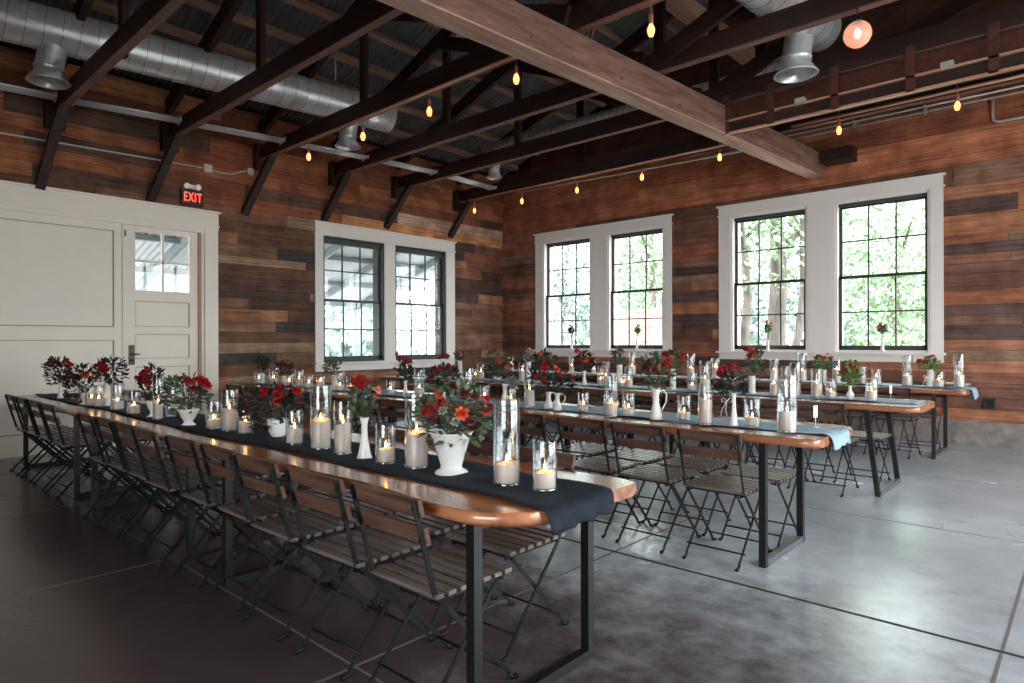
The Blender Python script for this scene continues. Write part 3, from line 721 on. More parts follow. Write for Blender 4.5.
# ================================================================ CHAIRS
def make_chair():
    t=empty('bistro_chair',(0,0,0),cat='chair')
    W=.185   # half width of the frame
    s=MB()
    for i in range(7):
        y=-.178+i*.0585; s.box(-.2,.2,y-.018,y+.018,.440,.456)
    s.obj('seat',M['seatslat'],t)
    b=MB()
    def bk(z): return -.190-(z-.45)*.27
    for (z0,z1) in((.742,.806),(.644,.702)):
        k=len(b.v)
        for x in(-.2,.2):
            for (z,o) in((z0,.007),(z1,.007),(z1,.024),(z0,.024)): b.v.append(Vector((x,bk(z)+o,z)))
        for q in((0,1,2,3),(7,6,5,4),(0,4,5,1),(1,5,6,2),(2,6,7,3),(3,7,4,0)): b._f([k+i for i in q])
    b.obj('backrest',M['slat'],t)
    for sx in(-1,1):
        x=sx*W
        m=MB(); m.bar((x,bk(.80),.80),(x,bk(.45),.45),.006,.019,Vector((0,1,.2)))
        m.bar((x,bk(.46),.46),(x,.195,.03),.006,.018,Vector((0,1,.6)))
        m.tube([(x,.188,.03),(x,.205,.012),(x,.235,.009)],[.008,.009,.011],6)
        for z in(.775,.66): m.tube([(x,bk(z)-.012,z),(x,bk(z)+.01,z)],.007,6)
        m.obj('back_leg_frame',M['chairmetal'],t)
        x=sx*(W-.018)
        m=MB(); m.bar((x,.165,.435),(x,-.215,.03),.006,.018,Vector((0,1,-.6)))
        m.tube([(x,-.208,.03),(x,-.225,.012),(x,-.25,.009)],[.008,.009,.011],6)
        m.obj('leg',M['chairmetal'],t)
    m=MB()
    for sx in(-1,1): m.box(sx*.165-.004,sx*.165+.004,-.19,.185,.415,.440)
    m.tube([(-.18,-.16,.425),(.18,-.16,.425)],.005,6); m.obj('seat_frame',M['chairmetal'],t)
    for (y,z) in((.135,.083),(-.168,.083),(.155,.418)):
        MB().tube([(-W,y,z),(W,y,z)],.0055,6).obj('stretcher',M['chairmetal'],t)
    return t
proto=make_chair(); first=[True]
def chair(x,y,rz,label,group):
    if first[0]:
        first[0]=False; proto.location=(x,y,0); proto.rotation_euler=(0,0,rz); proto['label']=label; proto['group']=group; return proto
    return dup(proto,(x,y,0),rz,label,group)
NX={1:[7.50,7.02,6.52,6.07,5.60,5.07,4.64,4.21,3.80,2.60,2.10,1.62,1.14],
    2:[7.69,7.21,6.74,6.22,5.72,5.05,4.60,4.15,3.3,2.78,2.32,1.85,1.35],
    3:[7.62,7.17,6.73,6.29,5.33,4.88,4.43,3.98,3.35,2.85,2.4,1.9],
    4:[7.68,7.22,6.76,6.32,5.35,4.9,4.45,4.0,3.38,2.88,2.4,1.9]}
FX={1:[7.38,6.92,6.48,6.08,5.1,4.62,4.15,3.68,2.62,2.2,1.75,1.3],
    2:[7.72,7.22,6.75,6.25,5.23,4.78,4.33,3.88,2.78,2.33,1.87,1.4],
    3:[7.77,7.28,6.8,6.32,5.32,4.86,4.4,3.95,2.87,2.4,1.94,1.5],
    4:[7.82,7.34,6.86,6.38,5.35,4.9,4.45,4.0,2.9,2.42,1.95,1.45]}
NY={1:-8.345,2:-6.11,3:-3.80,4:-1.39}; FY={1:-7.855,2:-5.66,3:-3.27,4:-.88}
NY[2]=-6.13; FY[2]=-5.655
rg=random.Random(9)
for r in(1,2,3,4):
    for i,x in enumerate(NX[r]):
        chair(x,NY[r]+rg.uniform(-.015,.012)+(-.0),rg.uniform(-.03,.03),'slatted folding bistro chair on near side of %s, %s from the right'%(ROW[r],ORD[i]),'chairs on the near side of the '+ROW[r])
    for i,x in enumerate(FX[r]):
        chair(x,FY[r]+rg.uniform(-.01,.015),PI+rg.uniform(-.03,.03),'slatted folding bistro chair on far side of %s, %s from the right'%(ROW[r],ORD[i]),'chairs on the far side of the '+ROW[r])
# ================================================================ GLASS CYLINDERS AND CANDLES
GL=[
(1, 2.622, -8.277, 0.05, 0.182, 0.072) ,
(1, 2.799, -8.266, 0.0357, 0.199, 0.074) ,
(1, 3.199, -8.232, 0.0512, 0.228, 0.073) ,
(1, 3.699, -8.26, 0.0478, 0.198, 0.069) ,
(1, 4.236, -8.261, 0.0334, 0.331, 0.127) ,
(1, 4.14, -8.138, 0.0345, 0.251, None) ,
(1, 5.048, -8.195, 0.0496, 0.187, 0.063) ,
(1, 5.246, -8.177, 0.0482, 0.272, 0.143) ,
(1, 5.443, -8.164, 0.0468, 0.153, 0.076) ,
(1, 6.063, -8.173, 0.0457, 0.196, 0.089) ,
(1, 6.311, -8.156, 0.0532, 0.344, 0.158) ,
(1, 6.531, -8.161, 0.0443, 0.274, 0.155) ,
(1, 6.91, -8.173, 0.0456, 0.19, 0.071) ,
(1, 7.097, -8.139, 0.0519, 0.342, 0.162) ,
(1, 7.64, -8.121, 0.0515, 0.346, 0.088) ,
(1, 7.814, -8.091, 0.0459, 0.194, 0.071) ,
(2, 1.145, -5.964, 0.0598, 0.136, 0.016) ,
(2, 1.549, -5.966, 0.0515, 0.215, 0.085) ,
(2, 1.956, -5.966, 0.0498, 0.129, 0.025) ,
(2, 2.192, -5.965, 0.0506, 0.211, 0.096) ,
(2, 2.413, -5.964, 0.0509, 0.131, 0.008) ,
(2, 2.683, -5.966, 0.0468, 0.153, 0.091) ,
(2, 3.077, -5.962, 0.0524, 0.213, 0.039) ,
(2, 3.301, -5.966, 0.0442, 0.171, 0.004) ,
(2, 4.019, -5.964, 0.0437, 0.129, 0.02) ,
(2, 4.476, -5.958, 0.05, 0.28, 0.092) ,
(2, 5.159, -5.955, 0.05, 0.307, 0.142) ,
(2, 5.382, -5.96, 0.0421, 0.156, 0.063) ,
(2, 5.699, -5.959, 0.0426, 0.129, 0.046) ,
(2, 5.908, -5.957, 0.0436, 0.247, 0.142) ,
(2, 6.456, -5.956, 0.0425, 0.132, 0.041) ,
(2, 6.783, -6.066, 0.0507, 0.316, 0.097) ,
(2, 6.858, -5.951, 0.0457, 0.169, 0.049) ,
(2, 7.3, -5.95, 0.0445, 0.173, 0.035) ,
(2, 7.51, -6.062, 0.0454, 0.269, 0.171) ,
(2, 7.771, -5.946, 0.0476, 0.178, 0.04) ,
(2, 8.025, -6.055, 0.0544, 0.342, 0.121) ,
(3, 2.753, -3.502, 0.0398, 0.151, 0.064) ,
(3, 2.858, -3.495, 0.0502, 0.234, 0.115) ,
(3, 3.652, -3.496, 0.0453, 0.271, 0.148) ,
(3, 4.931, -3.498, 0.0384, 0.25, 0.081) ,
(3, 5.011, -3.497, 0.0393, 0.3, 0.126) ,
(3, 5.245, -3.505, 0.0296, 0.111, 0.039) ,
(3, 5.324, -3.49, 0.0471, 0.244, 0.096) ,
(3, 6.129, -3.486, 0.0491, 0.197, 0.065) ,
(3, 6.274, -3.477, 0.0592, 0.332, 0.137) ,
(3, 7.015, -3.492, 0.04, 0.275, 0.115) ,
(3, 7.123, -3.493, 0.0395, 0.298, 0.109) ,
(3, 7.217, -3.484, 0.0489, 0.332, 0.132) ,
(3, 7.414, -3.481, 0.0517, 0.274, 0.131) ,
(3, 7.543, -3.485, 0.0472, 0.181, 0.061) ,
(3, 7.883, -3.482, 0.0491, 0.197, 0.087) ,
(4, 1.254, -1.092, 0.0518, 0.257, 0.125) ,
(4, 2.677, -1.092, 0.0477, 0.285, 0.12) ,
(4, 3.144, -1.096, 0.0421, 0.216, 0.081) ,
(4, 3.885, -1.08, 0.0586, 0.366, 0.149) ,
(4, 4.901, -1.076, 0.0599, 0.353, 0.142) ,
(4, 5.289, -1.08, 0.0547, 0.295, 0.167) ,
(4, 6.134, -1.079, 0.0548, 0.298, 0.146) ,
(4, 6.501, -1.07, 0.0632, 0.385, 0.143) ,
(4, 6.93, -1.079, 0.0527, 0.299, 0.195) ,
(4, 7.224, -1.083, 0.0483, 0.215, 0.101) ,
(4, 7.383, -1.076, 0.0557, 0.182, 0.095) ,
(4, 7.715, -1.068, 0.0632, 0.372, 0.118) ,
(4, 8.035, -1.07, 0.0603, 0.176, 0.077) ,
(4, 8.231, -1.06, 0.0707, 0.386, 0.151) ,
]
cnt={1:0,2:0,3:0,4:0}
def cyl(x,y,z,r,h,label):
    e=empty('glass_cylinder',(x,y,z),label=label,cat='glass vase',group='clear glass cylinders on the tables')
    m=MB(); t=.003
    m.lathe([(r-.003,0),(r,.004),(r,h-.002),(r-.001,h),(r-t,h-.001),(r-t,.014)],0,0,0,28,False); m.obj('wall',M['glass'],e)
    m=MB(); m.lathe([(r-.004,.001),(r-.001,.005),(r-.001,.012),(r-.004,.014)],0,0,0,28); m.obj('base',M['glassbase'],e)
    return e
def candle(x,y,z,r,h,label,lit,rg):
    e=empty('pillar_candle',(x,y,z),rg.uniform(0,6),label,'candle','ivory pillar candles in glass cylinders')
    m=MB(); sl=.004; n=18
    m.lathe([(r-.002,0),(r,.003),(r,h-.004),(r-.003,h),(r-.008,h-.002),(r*.5,h-.008)],0,0,0,n)
    for v in m.v:
        if v.z>h*.7: v.z+=v.x/r*min(.008,h*.06)
    m.obj('wax',M['wax'],e)
    wk=MB().tube([(0,0,h-.008),(.001,0,h+.008)],.0015,5).obj('wick',M['wick'],e)
    if lit:
        m=MB(); m.lathe([(.0015,0),(.0042,.004),(.0048,.009),(.0032,.017),(.0006,.027)],0,0,h+.003,8); m.obj('flame',M['flame'],wk)
rg=random.Random(4)
SIZE=lambda h:'tall' if h>.24 else ('medium' if h>.185 else 'short')
byrow={}
for g in GL: byrow.setdefault(g[0],[]).append(g)
for r in byrow:
    L=sorted(byrow[r],key=lambda g:-g[1])
    for i,(row,x,y,rad,h,ch) in enumerate(L):
        rad=max(.036,min(rad,.056)); h=max(h,.15); z=ZT[r]+.0075
        (x,y)=(x+.012,y-.012) if r==1 else (x+.012,y-.024); rad*=1.05
        cyl(x,y,z,rad,h,'%s clear glass cylinder on the %s, %s glass from the right end'%(SIZE(h),ROW[r],ORD[i]))
        if ch is not None:
            ch=max(ch,.055); ch=min(ch,h*.6)
            candle(x,y,z+.0145,rad-.0075,ch-.012,'%s ivory pillar candle inside the %s glass from the right, %s'%('tall' if ch>.11 else 'short',ORD[i],ROW[r]),True,rg)
# ================================================================ VASES AND FLOWERS
VS=[
(1, 1.481, -8.275, 'trumpet', 0.163, 0.0309, (-0.023, 0.276, 0.124, 0.135), 'd', [(-0.075, 0.37, 0.036, 'b'), (-0.002, 0.38, 0.031, 'b'), (0.07, 0.375, 0.036, 'r'), (0.112, 0.359, 0.021, 'r')]) ,
(1, 2.415, -8.294, 'goblet', 0.08, 0.0418, (-0.043, 0.221, 0.145, 0.14), 'd', [(-0.132, 0.249, 0.033, 'b'), (-0.085, 0.295, 0.028, 'b'), (-0.01, 0.267, 0.028, 'b'), (0.055, 0.286, 0.033, 'o'), (-0.038, 0.052, 0.028, 'p'), (-0.104, 0.062, 0.028, 'p')]) ,
(1, 2.802, -8.208, 'cylinder', 0.214, 0.0337, (0.032, 0.318, 0.127, 0.113), 'd', [(-0.077, 0.359, 0.036, 'r'), (-0.032, 0.386, 0.032, 'r'), (0.014, 0.359, 0.041, 'r'), (-0.095, 0.305, 0.027, 'r'), (0.041, 0.341, 0.027, 'r')]) ,
(1, 4.012, -8.242, 'goblet', 0.127, 0.0346, (0.004, 0.25, 0.085, 0.131), 'd', [(-0.104, 0.304, 0.031, 'r'), (-0.066, 0.328, 0.035, 'r'), (-0.012, 0.358, 0.035, 'r'), (-0.027, 0.304, 0.039, 'r'), (0.004, 0.266, 0.027, 'r'), (-0.058, 0.266, 0.027, 'b')]) ,
(1, 4.753, -8.251, 'footed', 0.117, 0.0481, (-0.024, 0.214, 0.146, 0.118), 'g', [(-0.024, 0.325, 0.028, 'b'), (0.025, 0.311, 0.031, 'r'), (0.08, 0.318, 0.035, 'r'), (0.115, 0.304, 0.035, 'r'), (0.136, 0.277, 0.028, 'r'), (0.067, 0.263, 0.028, 'b')]) ,
(1, 5.696, -8.085, 'bowl', 0.107, 0.0545, (-0.028, 0.175, 0.187, 0.123), 'd', [(-0.098, 0.297, 0.025, 'b'), (-0.061, 0.273, 0.028, 'r'), (0.012, 0.297, 0.031, 'r'), (0.031, 0.261, 0.031, 'r'), (0.037, 0.224, 0.025, 'r'), (0.117, 0.279, 0.031, 'r'), (0.141, 0.224, 0.025, 'b'), (-0.135, 0.261, 0.025, 'b'), (-0.184, 0.199, 0.025, 'b'), (-0.159, 0.15, 0.021, 'b')]) ,
(1, 6.732, -8.173, 'trumpet', 0.203, 0.04, (-0.007, 0.28, 0.054, 0.086), 'g', [(-0.052, 0.386, 0.025, 'r'), (-0.017, 0.396, 0.03, 'r'), (0.007, 0.381, 0.025, 'r'), (-0.022, 0.361, 0.025, 'r'), (0.067, 0.341, 0.022, 'p'), (0.047, 0.326, 0.018, 'r')]) ,
(1, 7.31, -8.121, 'fan', 0.182, 0.0727, (0.011, 0.252, 0.158, 0.132), 'g', [(-0.107, 0.287, 0.031, 'r'), (-0.054, 0.345, 0.026, 'o'), (-0.037, 0.314, 0.026, 'r'), (0.055, 0.274, 0.026, 'o'), (0.156, 0.279, 0.026, 'r'), (0.152, 0.323, 0.022, 'r'), (0.064, 0.353, 0.018, 'b'), (0.016, 0.384, 0.018, 'b'), (0.108, 0.34, 0.018, 'b'), (-0.076, 0.244, 0.018, 'b'), (0.09, 0.235, 0.018, 'b'), (-0.024, 0.287, 0.018, 'c'), (0.029, 0.239, 0.018, 'c')]) ,
(2, 1.207, -5.969, 'cylinder', 0.126, 0.0463, (0.007, 0.26, 0.073, 0.106), 'd', [(-0.013, 0.353, 0.02, 'b')]) ,
(2, 1.794, -5.969, 'cylinder', 0.119, 0.0442, (0.006, 0.208, 0.108, 0.089), 'd', [(0.051, 0.259, 0.025, 'b'), (0.089, 0.246, 0.025, 'b'), (-0.038, 0.234, 0.019, 'b')]) ,
(2, 2.95, -5.969, 'cylinder', 0.171, 0.0399, (-0.038, 0.251, 0.08, 0.08), 'g', [(0.077, 0.309, 0.018, 'r')]) ,
(2, 4.244, -5.962, 'trumpet', 0.153, 0.0452, (-0.005, 0.249, 0.091, 0.116), 'd', [(-0.086, 0.426, 0.025, 'r'), (-0.056, 0.396, 0.025, 'r'), (-0.015, 0.385, 0.025, 'r'), (0.015, 0.355, 0.03, 'r'), (0.046, 0.365, 0.025, 'r'), (-0.025, 0.325, 0.02, 'b')]) ,
(2, 4.826, -5.952, 'bowl', 0.07, 0.0566, (-0.001, 0.189, 0.157, 0.128), 'd', [(-0.129, 0.213, 0.029, 'b'), (-0.082, 0.27, 0.029, 'r'), (-0.025, 0.299, 0.029, 'r'), (0.042, 0.318, 0.029, 'r'), (0.099, 0.28, 0.029, 'b'), (-0.044, 0.394, 0.024, 'r'), (0.023, 0.413, 0.029, 'r'), (-0.148, 0.147, 0.029, 'b')]) ,
(2, 5.62, -5.962, 'pitcher', 0.18, 0.0387, (0.052, 0.185, 0.052, 0.039), 'w', []) ,
(2, 6.104, -5.96, 'pitcher', 0.136, 0.0385, (-0.033, 0.283, 0.126, 0.163), 'd', [(-0.029, 0.357, 0.033, 'r'), (-0.037, 0.324, 0.029, 'r'), (0.069, 0.324, 0.029, 'o'), (-0.069, 0.446, 0.024, 'o'), (-0.037, 0.226, 0.024, 'r'), (-0.102, 0.275, 0.02, 'r'), (0.053, 0.422, 0.02, 'b')]) ,
(2, 6.246, -6.022, 'pitcher', 0.139, 0.0355, (0.052, 0.187, 0.079, 0.087), 'd', [(0.02, 0.266, 0.02, 'r'), (0.067, 0.298, 0.02, 'r'), (0.123, 0.242, 0.02, 'r'), (0.044, 0.242, 0.018, 'b')]) ,
(2, 7.135, -6.042, 'pitcher', 0.214, 0.0432, (0.01, 0.329, 0.122, 0.115), 'g', [(0.028, 0.389, 0.028, 'r'), (0.056, 0.382, 0.031, 'r'), (0.077, 0.41, 0.028, 'r'), (-0.028, 0.347, 0.021, 'b'), (-0.063, 0.403, 0.021, 'b'), (-0.091, 0.361, 0.021, 'b')]) ,
(2, 7.688, -6.026, 'trumpet', 0.214, 0.0287, (-0.017, 0.269, 0.087, 0.08), 'd', [(-0.084, 0.355, 0.026, 'r'), (-0.052, 0.375, 0.026, 'r'), (-0.097, 0.336, 0.019, 'r'), (-0.001, 0.387, 0.022, 'r'), (0.025, 0.368, 0.022, 'r'), (-0.026, 0.336, 0.019, 'b')]) ,
(3, 2.41, -3.5, 'cylinder', 0.261, 0.0445, (-0.007, 0.328, 0.067, 0.067), 'g', [(-0.03, 0.395, 0.037, 'o'), (0.015, 0.365, 0.03, 'p')]) ,
(3, 3.162, -3.489, 'bowl', 0.049, 0.0561, (0.021, 0.203, 0.191, 0.198), 'g', [(-0.099, 0.401, 0.035, 'r'), (-0.042, 0.415, 0.035, 'r'), (0.042, 0.274, 0.035, 'o'), (0.198, 0.203, 0.042, 'r'), (0.141, 0.189, 0.028, 'p')]) ,
(3, 3.755, -3.494, 'cylinder', 0.272, 0.0469, (0.007, 0.333, 0.067, 0.074), 'w', [(0.007, 0.434, 0.04, 'p'), (0.034, 0.407, 0.027, 'o')]) ,
(3, 4.672, -3.485, 'trumpet', 0.177, 0.056, (0.001, 0.289, 0.119, 0.125), 'd', [(-0.093, 0.427, 0.038, 'r'), (-0.043, 0.402, 0.031, 'r'), (-0.093, 0.34, 0.038, 'b'), (0.008, 0.327, 0.038, 'o'), (0.07, 0.289, 0.031, 'b'), (-0.068, 0.277, 0.031, 'b')]) ,
(3, 5.195, -3.495, 'cylinder', 0.265, 0.0417, (-0.018, 0.354, 0.06, 0.09), 'g', [(-0.054, 0.42, 0.024, 'r'), (0.03, 0.432, 0.03, 'r')]) ,
(3, 5.894, -3.486, 'cylinder', 0.235, 0.0502, (0.012, 0.331, 0.135, 0.107), 'g', [(-0.1, 0.404, 0.039, 'r'), (-0.033, 0.415, 0.034, 'b'), (0.035, 0.437, 0.034, 'r'), (0.091, 0.392, 0.039, 'r'), (0.125, 0.359, 0.034, 'r'), (-0.066, 0.347, 0.039, 'r')]) ,
(3, 6.789, -3.483, 'cylinder', 0.186, 0.0511, (0.031, 0.315, 0.093, 0.139), 'g', [(-0.041, 0.465, 0.041, 'r'), (0.0, 0.454, 0.041, 'o'), (-0.021, 0.403, 0.041, 'r'), (0.031, 0.434, 0.031, 'r')]) ,
(3, 7.715, -3.496, 'round', 0.126, 0.0347, (0.004, 0.228, 0.079, 0.121), 'G', [(-0.066, 0.312, 0.023, 'r'), (-0.038, 0.284, 0.023, 'r'), (-0.01, 0.321, 0.023, 'r'), (0.008, 0.293, 0.023, 'r'), (-0.075, 0.265, 0.023, 'r')]) ,
(4, 6.781, -1.086, 'cylinder', 0.165, 0.0456, (-0.018, 0.25, 0.111, 0.085), 'G', [(-0.077, 0.348, 0.029, 'r'), (-0.025, 0.322, 0.033, 'r'), (0.041, 0.361, 0.033, 'p'), (0.093, 0.322, 0.033, 'r'), (0.054, 0.283, 0.026, 'r')]) ,
(4, 7.961, -1.089, 'cylinder', 0.198, 0.0412, (-0.009, 0.251, 0.101, 0.065), 'G', [(-0.134, 0.304, 0.03, 'r'), (-0.075, 0.292, 0.03, 'r'), (-0.004, 0.352, 0.03, 'r'), (0.056, 0.316, 0.03, 'r'), (0.032, 0.363, 0.024, 'r')]) ,
]
RV=Vector((.739,.6735,0)); FV=Vector((-.6735,.739,0)); ZU=Vector((0,0,1))
VPROF={
 'trumpet':lambda r,h:[(r*.95,0),(r,.006),(r*.8,h*.12),(r*.5,h*.45),(r*.38,h*.7),(r*.40,h*.85),(r*.62,h),(r*.5,h),(r*.3,h*.85)],
 'cylinder':lambda r,h:[(r*.8,0),(r*.85,.005),(r*.85,h*.97),(r*.9,h),(r*.78,h),(r*.76,h*.3)],
 'goblet':lambda r,h:[(r,0),(r,.006),(r*.35,h*.18),(r*.28,h*.35),(r*.7,h*.55),(r*1.0,h*.8),(r*1.15,h),(r*1.05,h),(r*.9,h*.8)],
 'footed':lambda r,h:[(r,0),(r,.006),(r*.62,h*.18),(r*.6,h*.28),(r*.95,h*.5),(r*1.35,h*.85),(r*1.5,h),(r*1.4,h),(r*1.2,h*.8)],
 'bowl':lambda r,h:[(r*.7,0),(r*.75,.004),(r*1.0,h*.3),(r*1.12,h*.6),(r*1.15,h*.9),(r*1.12,h),(r*1.04,h),(r*1.02,h*.6)],
 'fan':lambda r,h:[(r*1.0,0),(r*1.0,.006),(r*.92,.012),(r*.66,h*.12),(r*.62,h*.2),(r*.78,h*.42),(r*1.02,h*.75),(r*1.3,h*.98),(r*1.34,h),(r*1.26,h),(r*.95,h*.7)],
 'pitcher':lambda r,h:[(r*.9,0),(r,.005),(r*1.0,h*.12),(r*.78,h*.3),(r*.5,h*.55),(r*.48,h*.78),(r*.62,h*.92),(r*.8,h),(r*.7,h),(r*.45,h*.8)],
 'round':lambda r,h:[(r*.6,0),(r*.65,.004),(r*1.0,h*.22),(r*.95,h*.42),(r*.4,h*.66),(r*.36,h*.85),(r*.55,h),(r*.45,h),(r*.3,h*.8)]}
VWORD={'trumpet':'slim-necked white bud vase','cylinder':'straight white vase','goblet':'white footed goblet vase','footed':'white footed bowl vase','bowl':'round white bowl vase','fan':'ribbed white fan-shaped footed vase','pitcher':'white pitcher vase with a handle','round':'round-bellied white bud vase'}
CW={'r':'red','o':'orange','b':'burgundy','p':'pink','c':'grey'}
def vase(loc,ty,r,h,label,rim=0):
    if ty in('trumpet','cylinder','round'): r=min(r,.038 if ty!='cylinder' else .04)
    e=empty('vase',loc,rim,label,'vase')
    m=MB(); n=32; m.lathe(VPROF[ty](r,h),0,0,0,n,False)
    m.sm=False; m._f(list(range(n))[::-1])
    if ty in('fan','footed','bowl'):
        for i,v in enumerate(m.v):
            if .2*h<v.z<h*.97 and i<n*7:
                k=1+(.045 if ty=='fan' else .022)*math.cos((i%n+(i//n)//2)*PI); v.x*=k; v.y*=k
    m.obj('body',M['milk'],e)
    if ty=='pitcher':
        rr=r
        MB().tube([(rr*.6,0,h*.92),(rr*1.3,0,h*.95),(rr*1.75,0,h*.8),(rr*1.6,0,h*.55),(rr*.95,0,h*.3)],[.004,.005,.005,.0045,.004],8,False).obj('handle',M['milk'],e)
    return e
def flower(p,d,r,kind,rg,par):
    m=MB(); d=d.normalized(); a0=d.cross(ZU)
    if a0.length<.1: a0=Vector((1,0,0))
    a0.normalize(); b0=d.cross(a0)
    m.sm=True
    for ring,(n,tilt,L) in enumerate(((5,.25,.75),(6,.75,.95),(7,1.25,1.05))):
        for i in range(n):
            a=2*PI*i/n+ring*.5+rg.uniform(-.2,.2); out=a0*math.cos(a)+b0*math.sin(a); dr=(d*math.cos(tilt)+out*math.sin(tilt)).normalized()
            up=(d*math.sin(tilt)-out*math.cos(tilt))
            m.leaf(p+out*r*.12*ring-d*r*.15*ring,dr,up,r*L*rg.uniform(.85,1.15),r*.85,-.5 if ring<2 else .4)
    return m.obj('flower',FC[kind],par)
LM={'d':'leafd','g':'leafg','G':'leafG','w':'leafw'}
def bouquet(loc,rim,vr,fo,lc,fl,label,big,seed):
    rg=random.Random(seed); e=empty('bouquet',(loc[0],loc[1],loc[2]),0,label,'bouquet')
    du,dv,rx,rz=fo; ry=rx*.8; rx=max(rx,.03); rz=max(rz,.03); c=RV*du+ZU*dv; base=ZU*(rim-.03)
    # stems
    st=MB(); lf=MB(); lf.sm=True
    pts=[]
    for (u,v,r,k) in fl:
        xx=(u-du)/(rx+.001); zz=(v-dv)/(rz+.001); q=max(0,1-xx*xx-zz*zz); dep=math.sqrt(q)*ry*.85
        p=RV*u+ZU*v-FV*(dep+rg.uniform(-.01,.01)); pts.append((p,r,k))
    n=int(80+1100*rx*rz*4*(2.4 if big else 1.3)); n=min(n,700); rz*=1.08
    w=.022 if big else .02
    for i in range(n):
        while True:
            q=Vector((rg.uniform(-1,1),rg.uniform(-1,1),rg.uniform(-1,1)))
            if .15<q.length<1: break
        q=q*(q.length**-.35)
        if q.z<-.5 and q.xy.length>.75: continue
        p=c+RV*q.x*rx+FV*q.y*ry+ZU*q.z*rz
        d=(p-base); d.z*=.6; d=d.normalized()+Vector((rg.uniform(-1,1),rg.uniform(-1,1),rg.uniform(-1,.6)))*.75
        lf.leaf(p,d,Vector((rg.uniform(-1,1),rg.uniform(-1,1),1)),rg.uniform(.03,.062),rg.uniform(.016,.032),rg.uniform(-.2,.6))
    for i in range(10 if big else 5):
        q=Vector((rg.uniform(-.8,.8),rg.uniform(-.8,.8),rg.uniform(.2,1))); p=c+RV*q.x*rx+FV*q.y*ry+ZU*q.z*rz
        st.tube([base,base.lerp(p,.5)+ZU*.02,p],.0016,4,False)
    for p,r,k in pts: st.tube([base,base.lerp(p,.6)+ZU*.01,p],.0018,4,False)
    st.obj('stems',M['stem'],e)['kind']='stuff'; lf.obj('foliage',M[LM[lc]],e)['kind']='stuff'
    for p,r,k in pts:
        d=(p-c); d.z+=.03; d=d.normalized()-FV*.5; flower(p,d,r*.98,k,rg,e)
    # the side away from the camera carries flowers too
    for p,r,k in pts[::3]:
        q=p-c; p2=c-RV*q.x*0+ (q-FV*2*q.dot(FV))*.9; flower(p2,(p2-c)+FV*.02,r,k,rg,e)
    return e
cntv={1:0,2:0,3:0,4:0}
for r in(1,2,3,4):
    L=sorted([v for v in VS if v[0]==r],key=lambda v:-v[1])
    for i,(row,x,y,ty,h,rad,fo,lc,fl) in enumerate(L):
        z=ZT[r]+.0075; rad=min(rad,.073)
        if ty=='goblet': h=max(h,.11)
        lb='%s on the %s, %s vase from the right'%(VWORD[ty],ROW[r],ORD[i])
        vase((x,y,z),ty,rad,h,lb,.75)
        cols=[];[cols.append(CW[k]) for (_,_,_,k) in fl if CW[k] not in cols]
        nm='bouquet of %s flowers'%' and '.join(cols[:2]) if fl else 'sprig of silvery leaves'
        bouquet((x,y,z),h,rad,fo,lc,fl,'%s in the %s vase from the right, %s'%(nm,ORD[i],ROW[r]),r==1 and fo[2]>.12,100*r+i)
# vases on the back sills
for i,(x,h,hf,cols,lc) in enumerate(((1.888,.24,.42,('b',),'d'),(3.345,.20,.40,('r','o'),'G'),(5.669,.16,.40,('o','p'),'G'),(7.236,.20,.37,('p','o'),'g'))):
    nm='first second third fourth'.split()[i]
    vase((x,-.055,1.19),'trumpet',.034,h,'slim white bud vase on the back window sill, %s from the left'%nm)
    fl=[(rg.uniform(-.05,.05),hf+rg.uniform(-.03,.05),.026,cols[k%len(cols)]) for k in range(4)]
    bouquet((x,-.055,1.19),h,.03,(0,hf-.07,.05,.06),lc,fl,'small flower sprig in the sill vase, %s from the left'%nm,False,900+i)
# ribbon bow on the second-row bud vase, table number holders, platter
def ribbon(x,y,z,label):
    m=MB()
    for sx in(-1,1):
        pts=[Vector((0,0,0)),Vector((sx*.02,0,.02)),Vector((sx*.035,0,.012)),Vector((sx*.03,0,-.008)),Vector((0,0,0))]
        for a,b in zip(pts,pts[1:]): m.bar(RV*a.x+ZU*a.z,RV*b.x+ZU*b.z,.012,.0012,ZU)
        m.bar(Vector((0,0,0)),RV*(sx*.012-.02)+ZU*-.055,.010,.0012,ZU); m.bar(RV*(sx*.012-.02)+ZU*-.055,RV*(sx*.02-.02)+ZU*-.095,.010,.0012,ZU)
    o=m.obj('ribbon_bow',M['milk']); o.location=(x,y,z); tag(o,label,'ribbon')
ribbon(7.66,-6.07,.79+.17,'white ribbon bow tied round a bud vase neck, second table row')
ribbon(7.93,-1.13,.79+.12,'white ribbon bow tied on the straight vase, rear table row')
def card(x,y,z,label):
    e=empty('card_holder',(x,y,z),label=label,cat='table card')
    m=MB(); m.lathe([(.022,0),(.022,.004),(.004,.006),(.003,.01)],0,0,0,14); m.tube([(0,0,.005),(0,0,.075)],.0018,6); m.obj('stand',M['alu'],e)
    MB().bar(FV*-.012+ZU*.10+RV*-.018,FV*.012+ZU*.10+RV*.018,.0015,.075,ZU).obj('card',M['white'],e)
card(8.10,-5.76,.7975,'small white table card on a thin stand, second table row'); card(8.02,-3.36,.7975,'small white table card on a thin stand, third table row')
o=MB(); o.lathe([(.07,0),(.11,.006),(.165,.032),(.17,.037),(.16,.036),(.11,.012),(.01,.010)],0,0,0,36,False)
o._f(list(range(36))[::-1]); o=o.obj('platter',M['milk']); o.location=(8.165,-.86,.7975); tag(o,'low white oval platter at the right end of the rear table','platter')
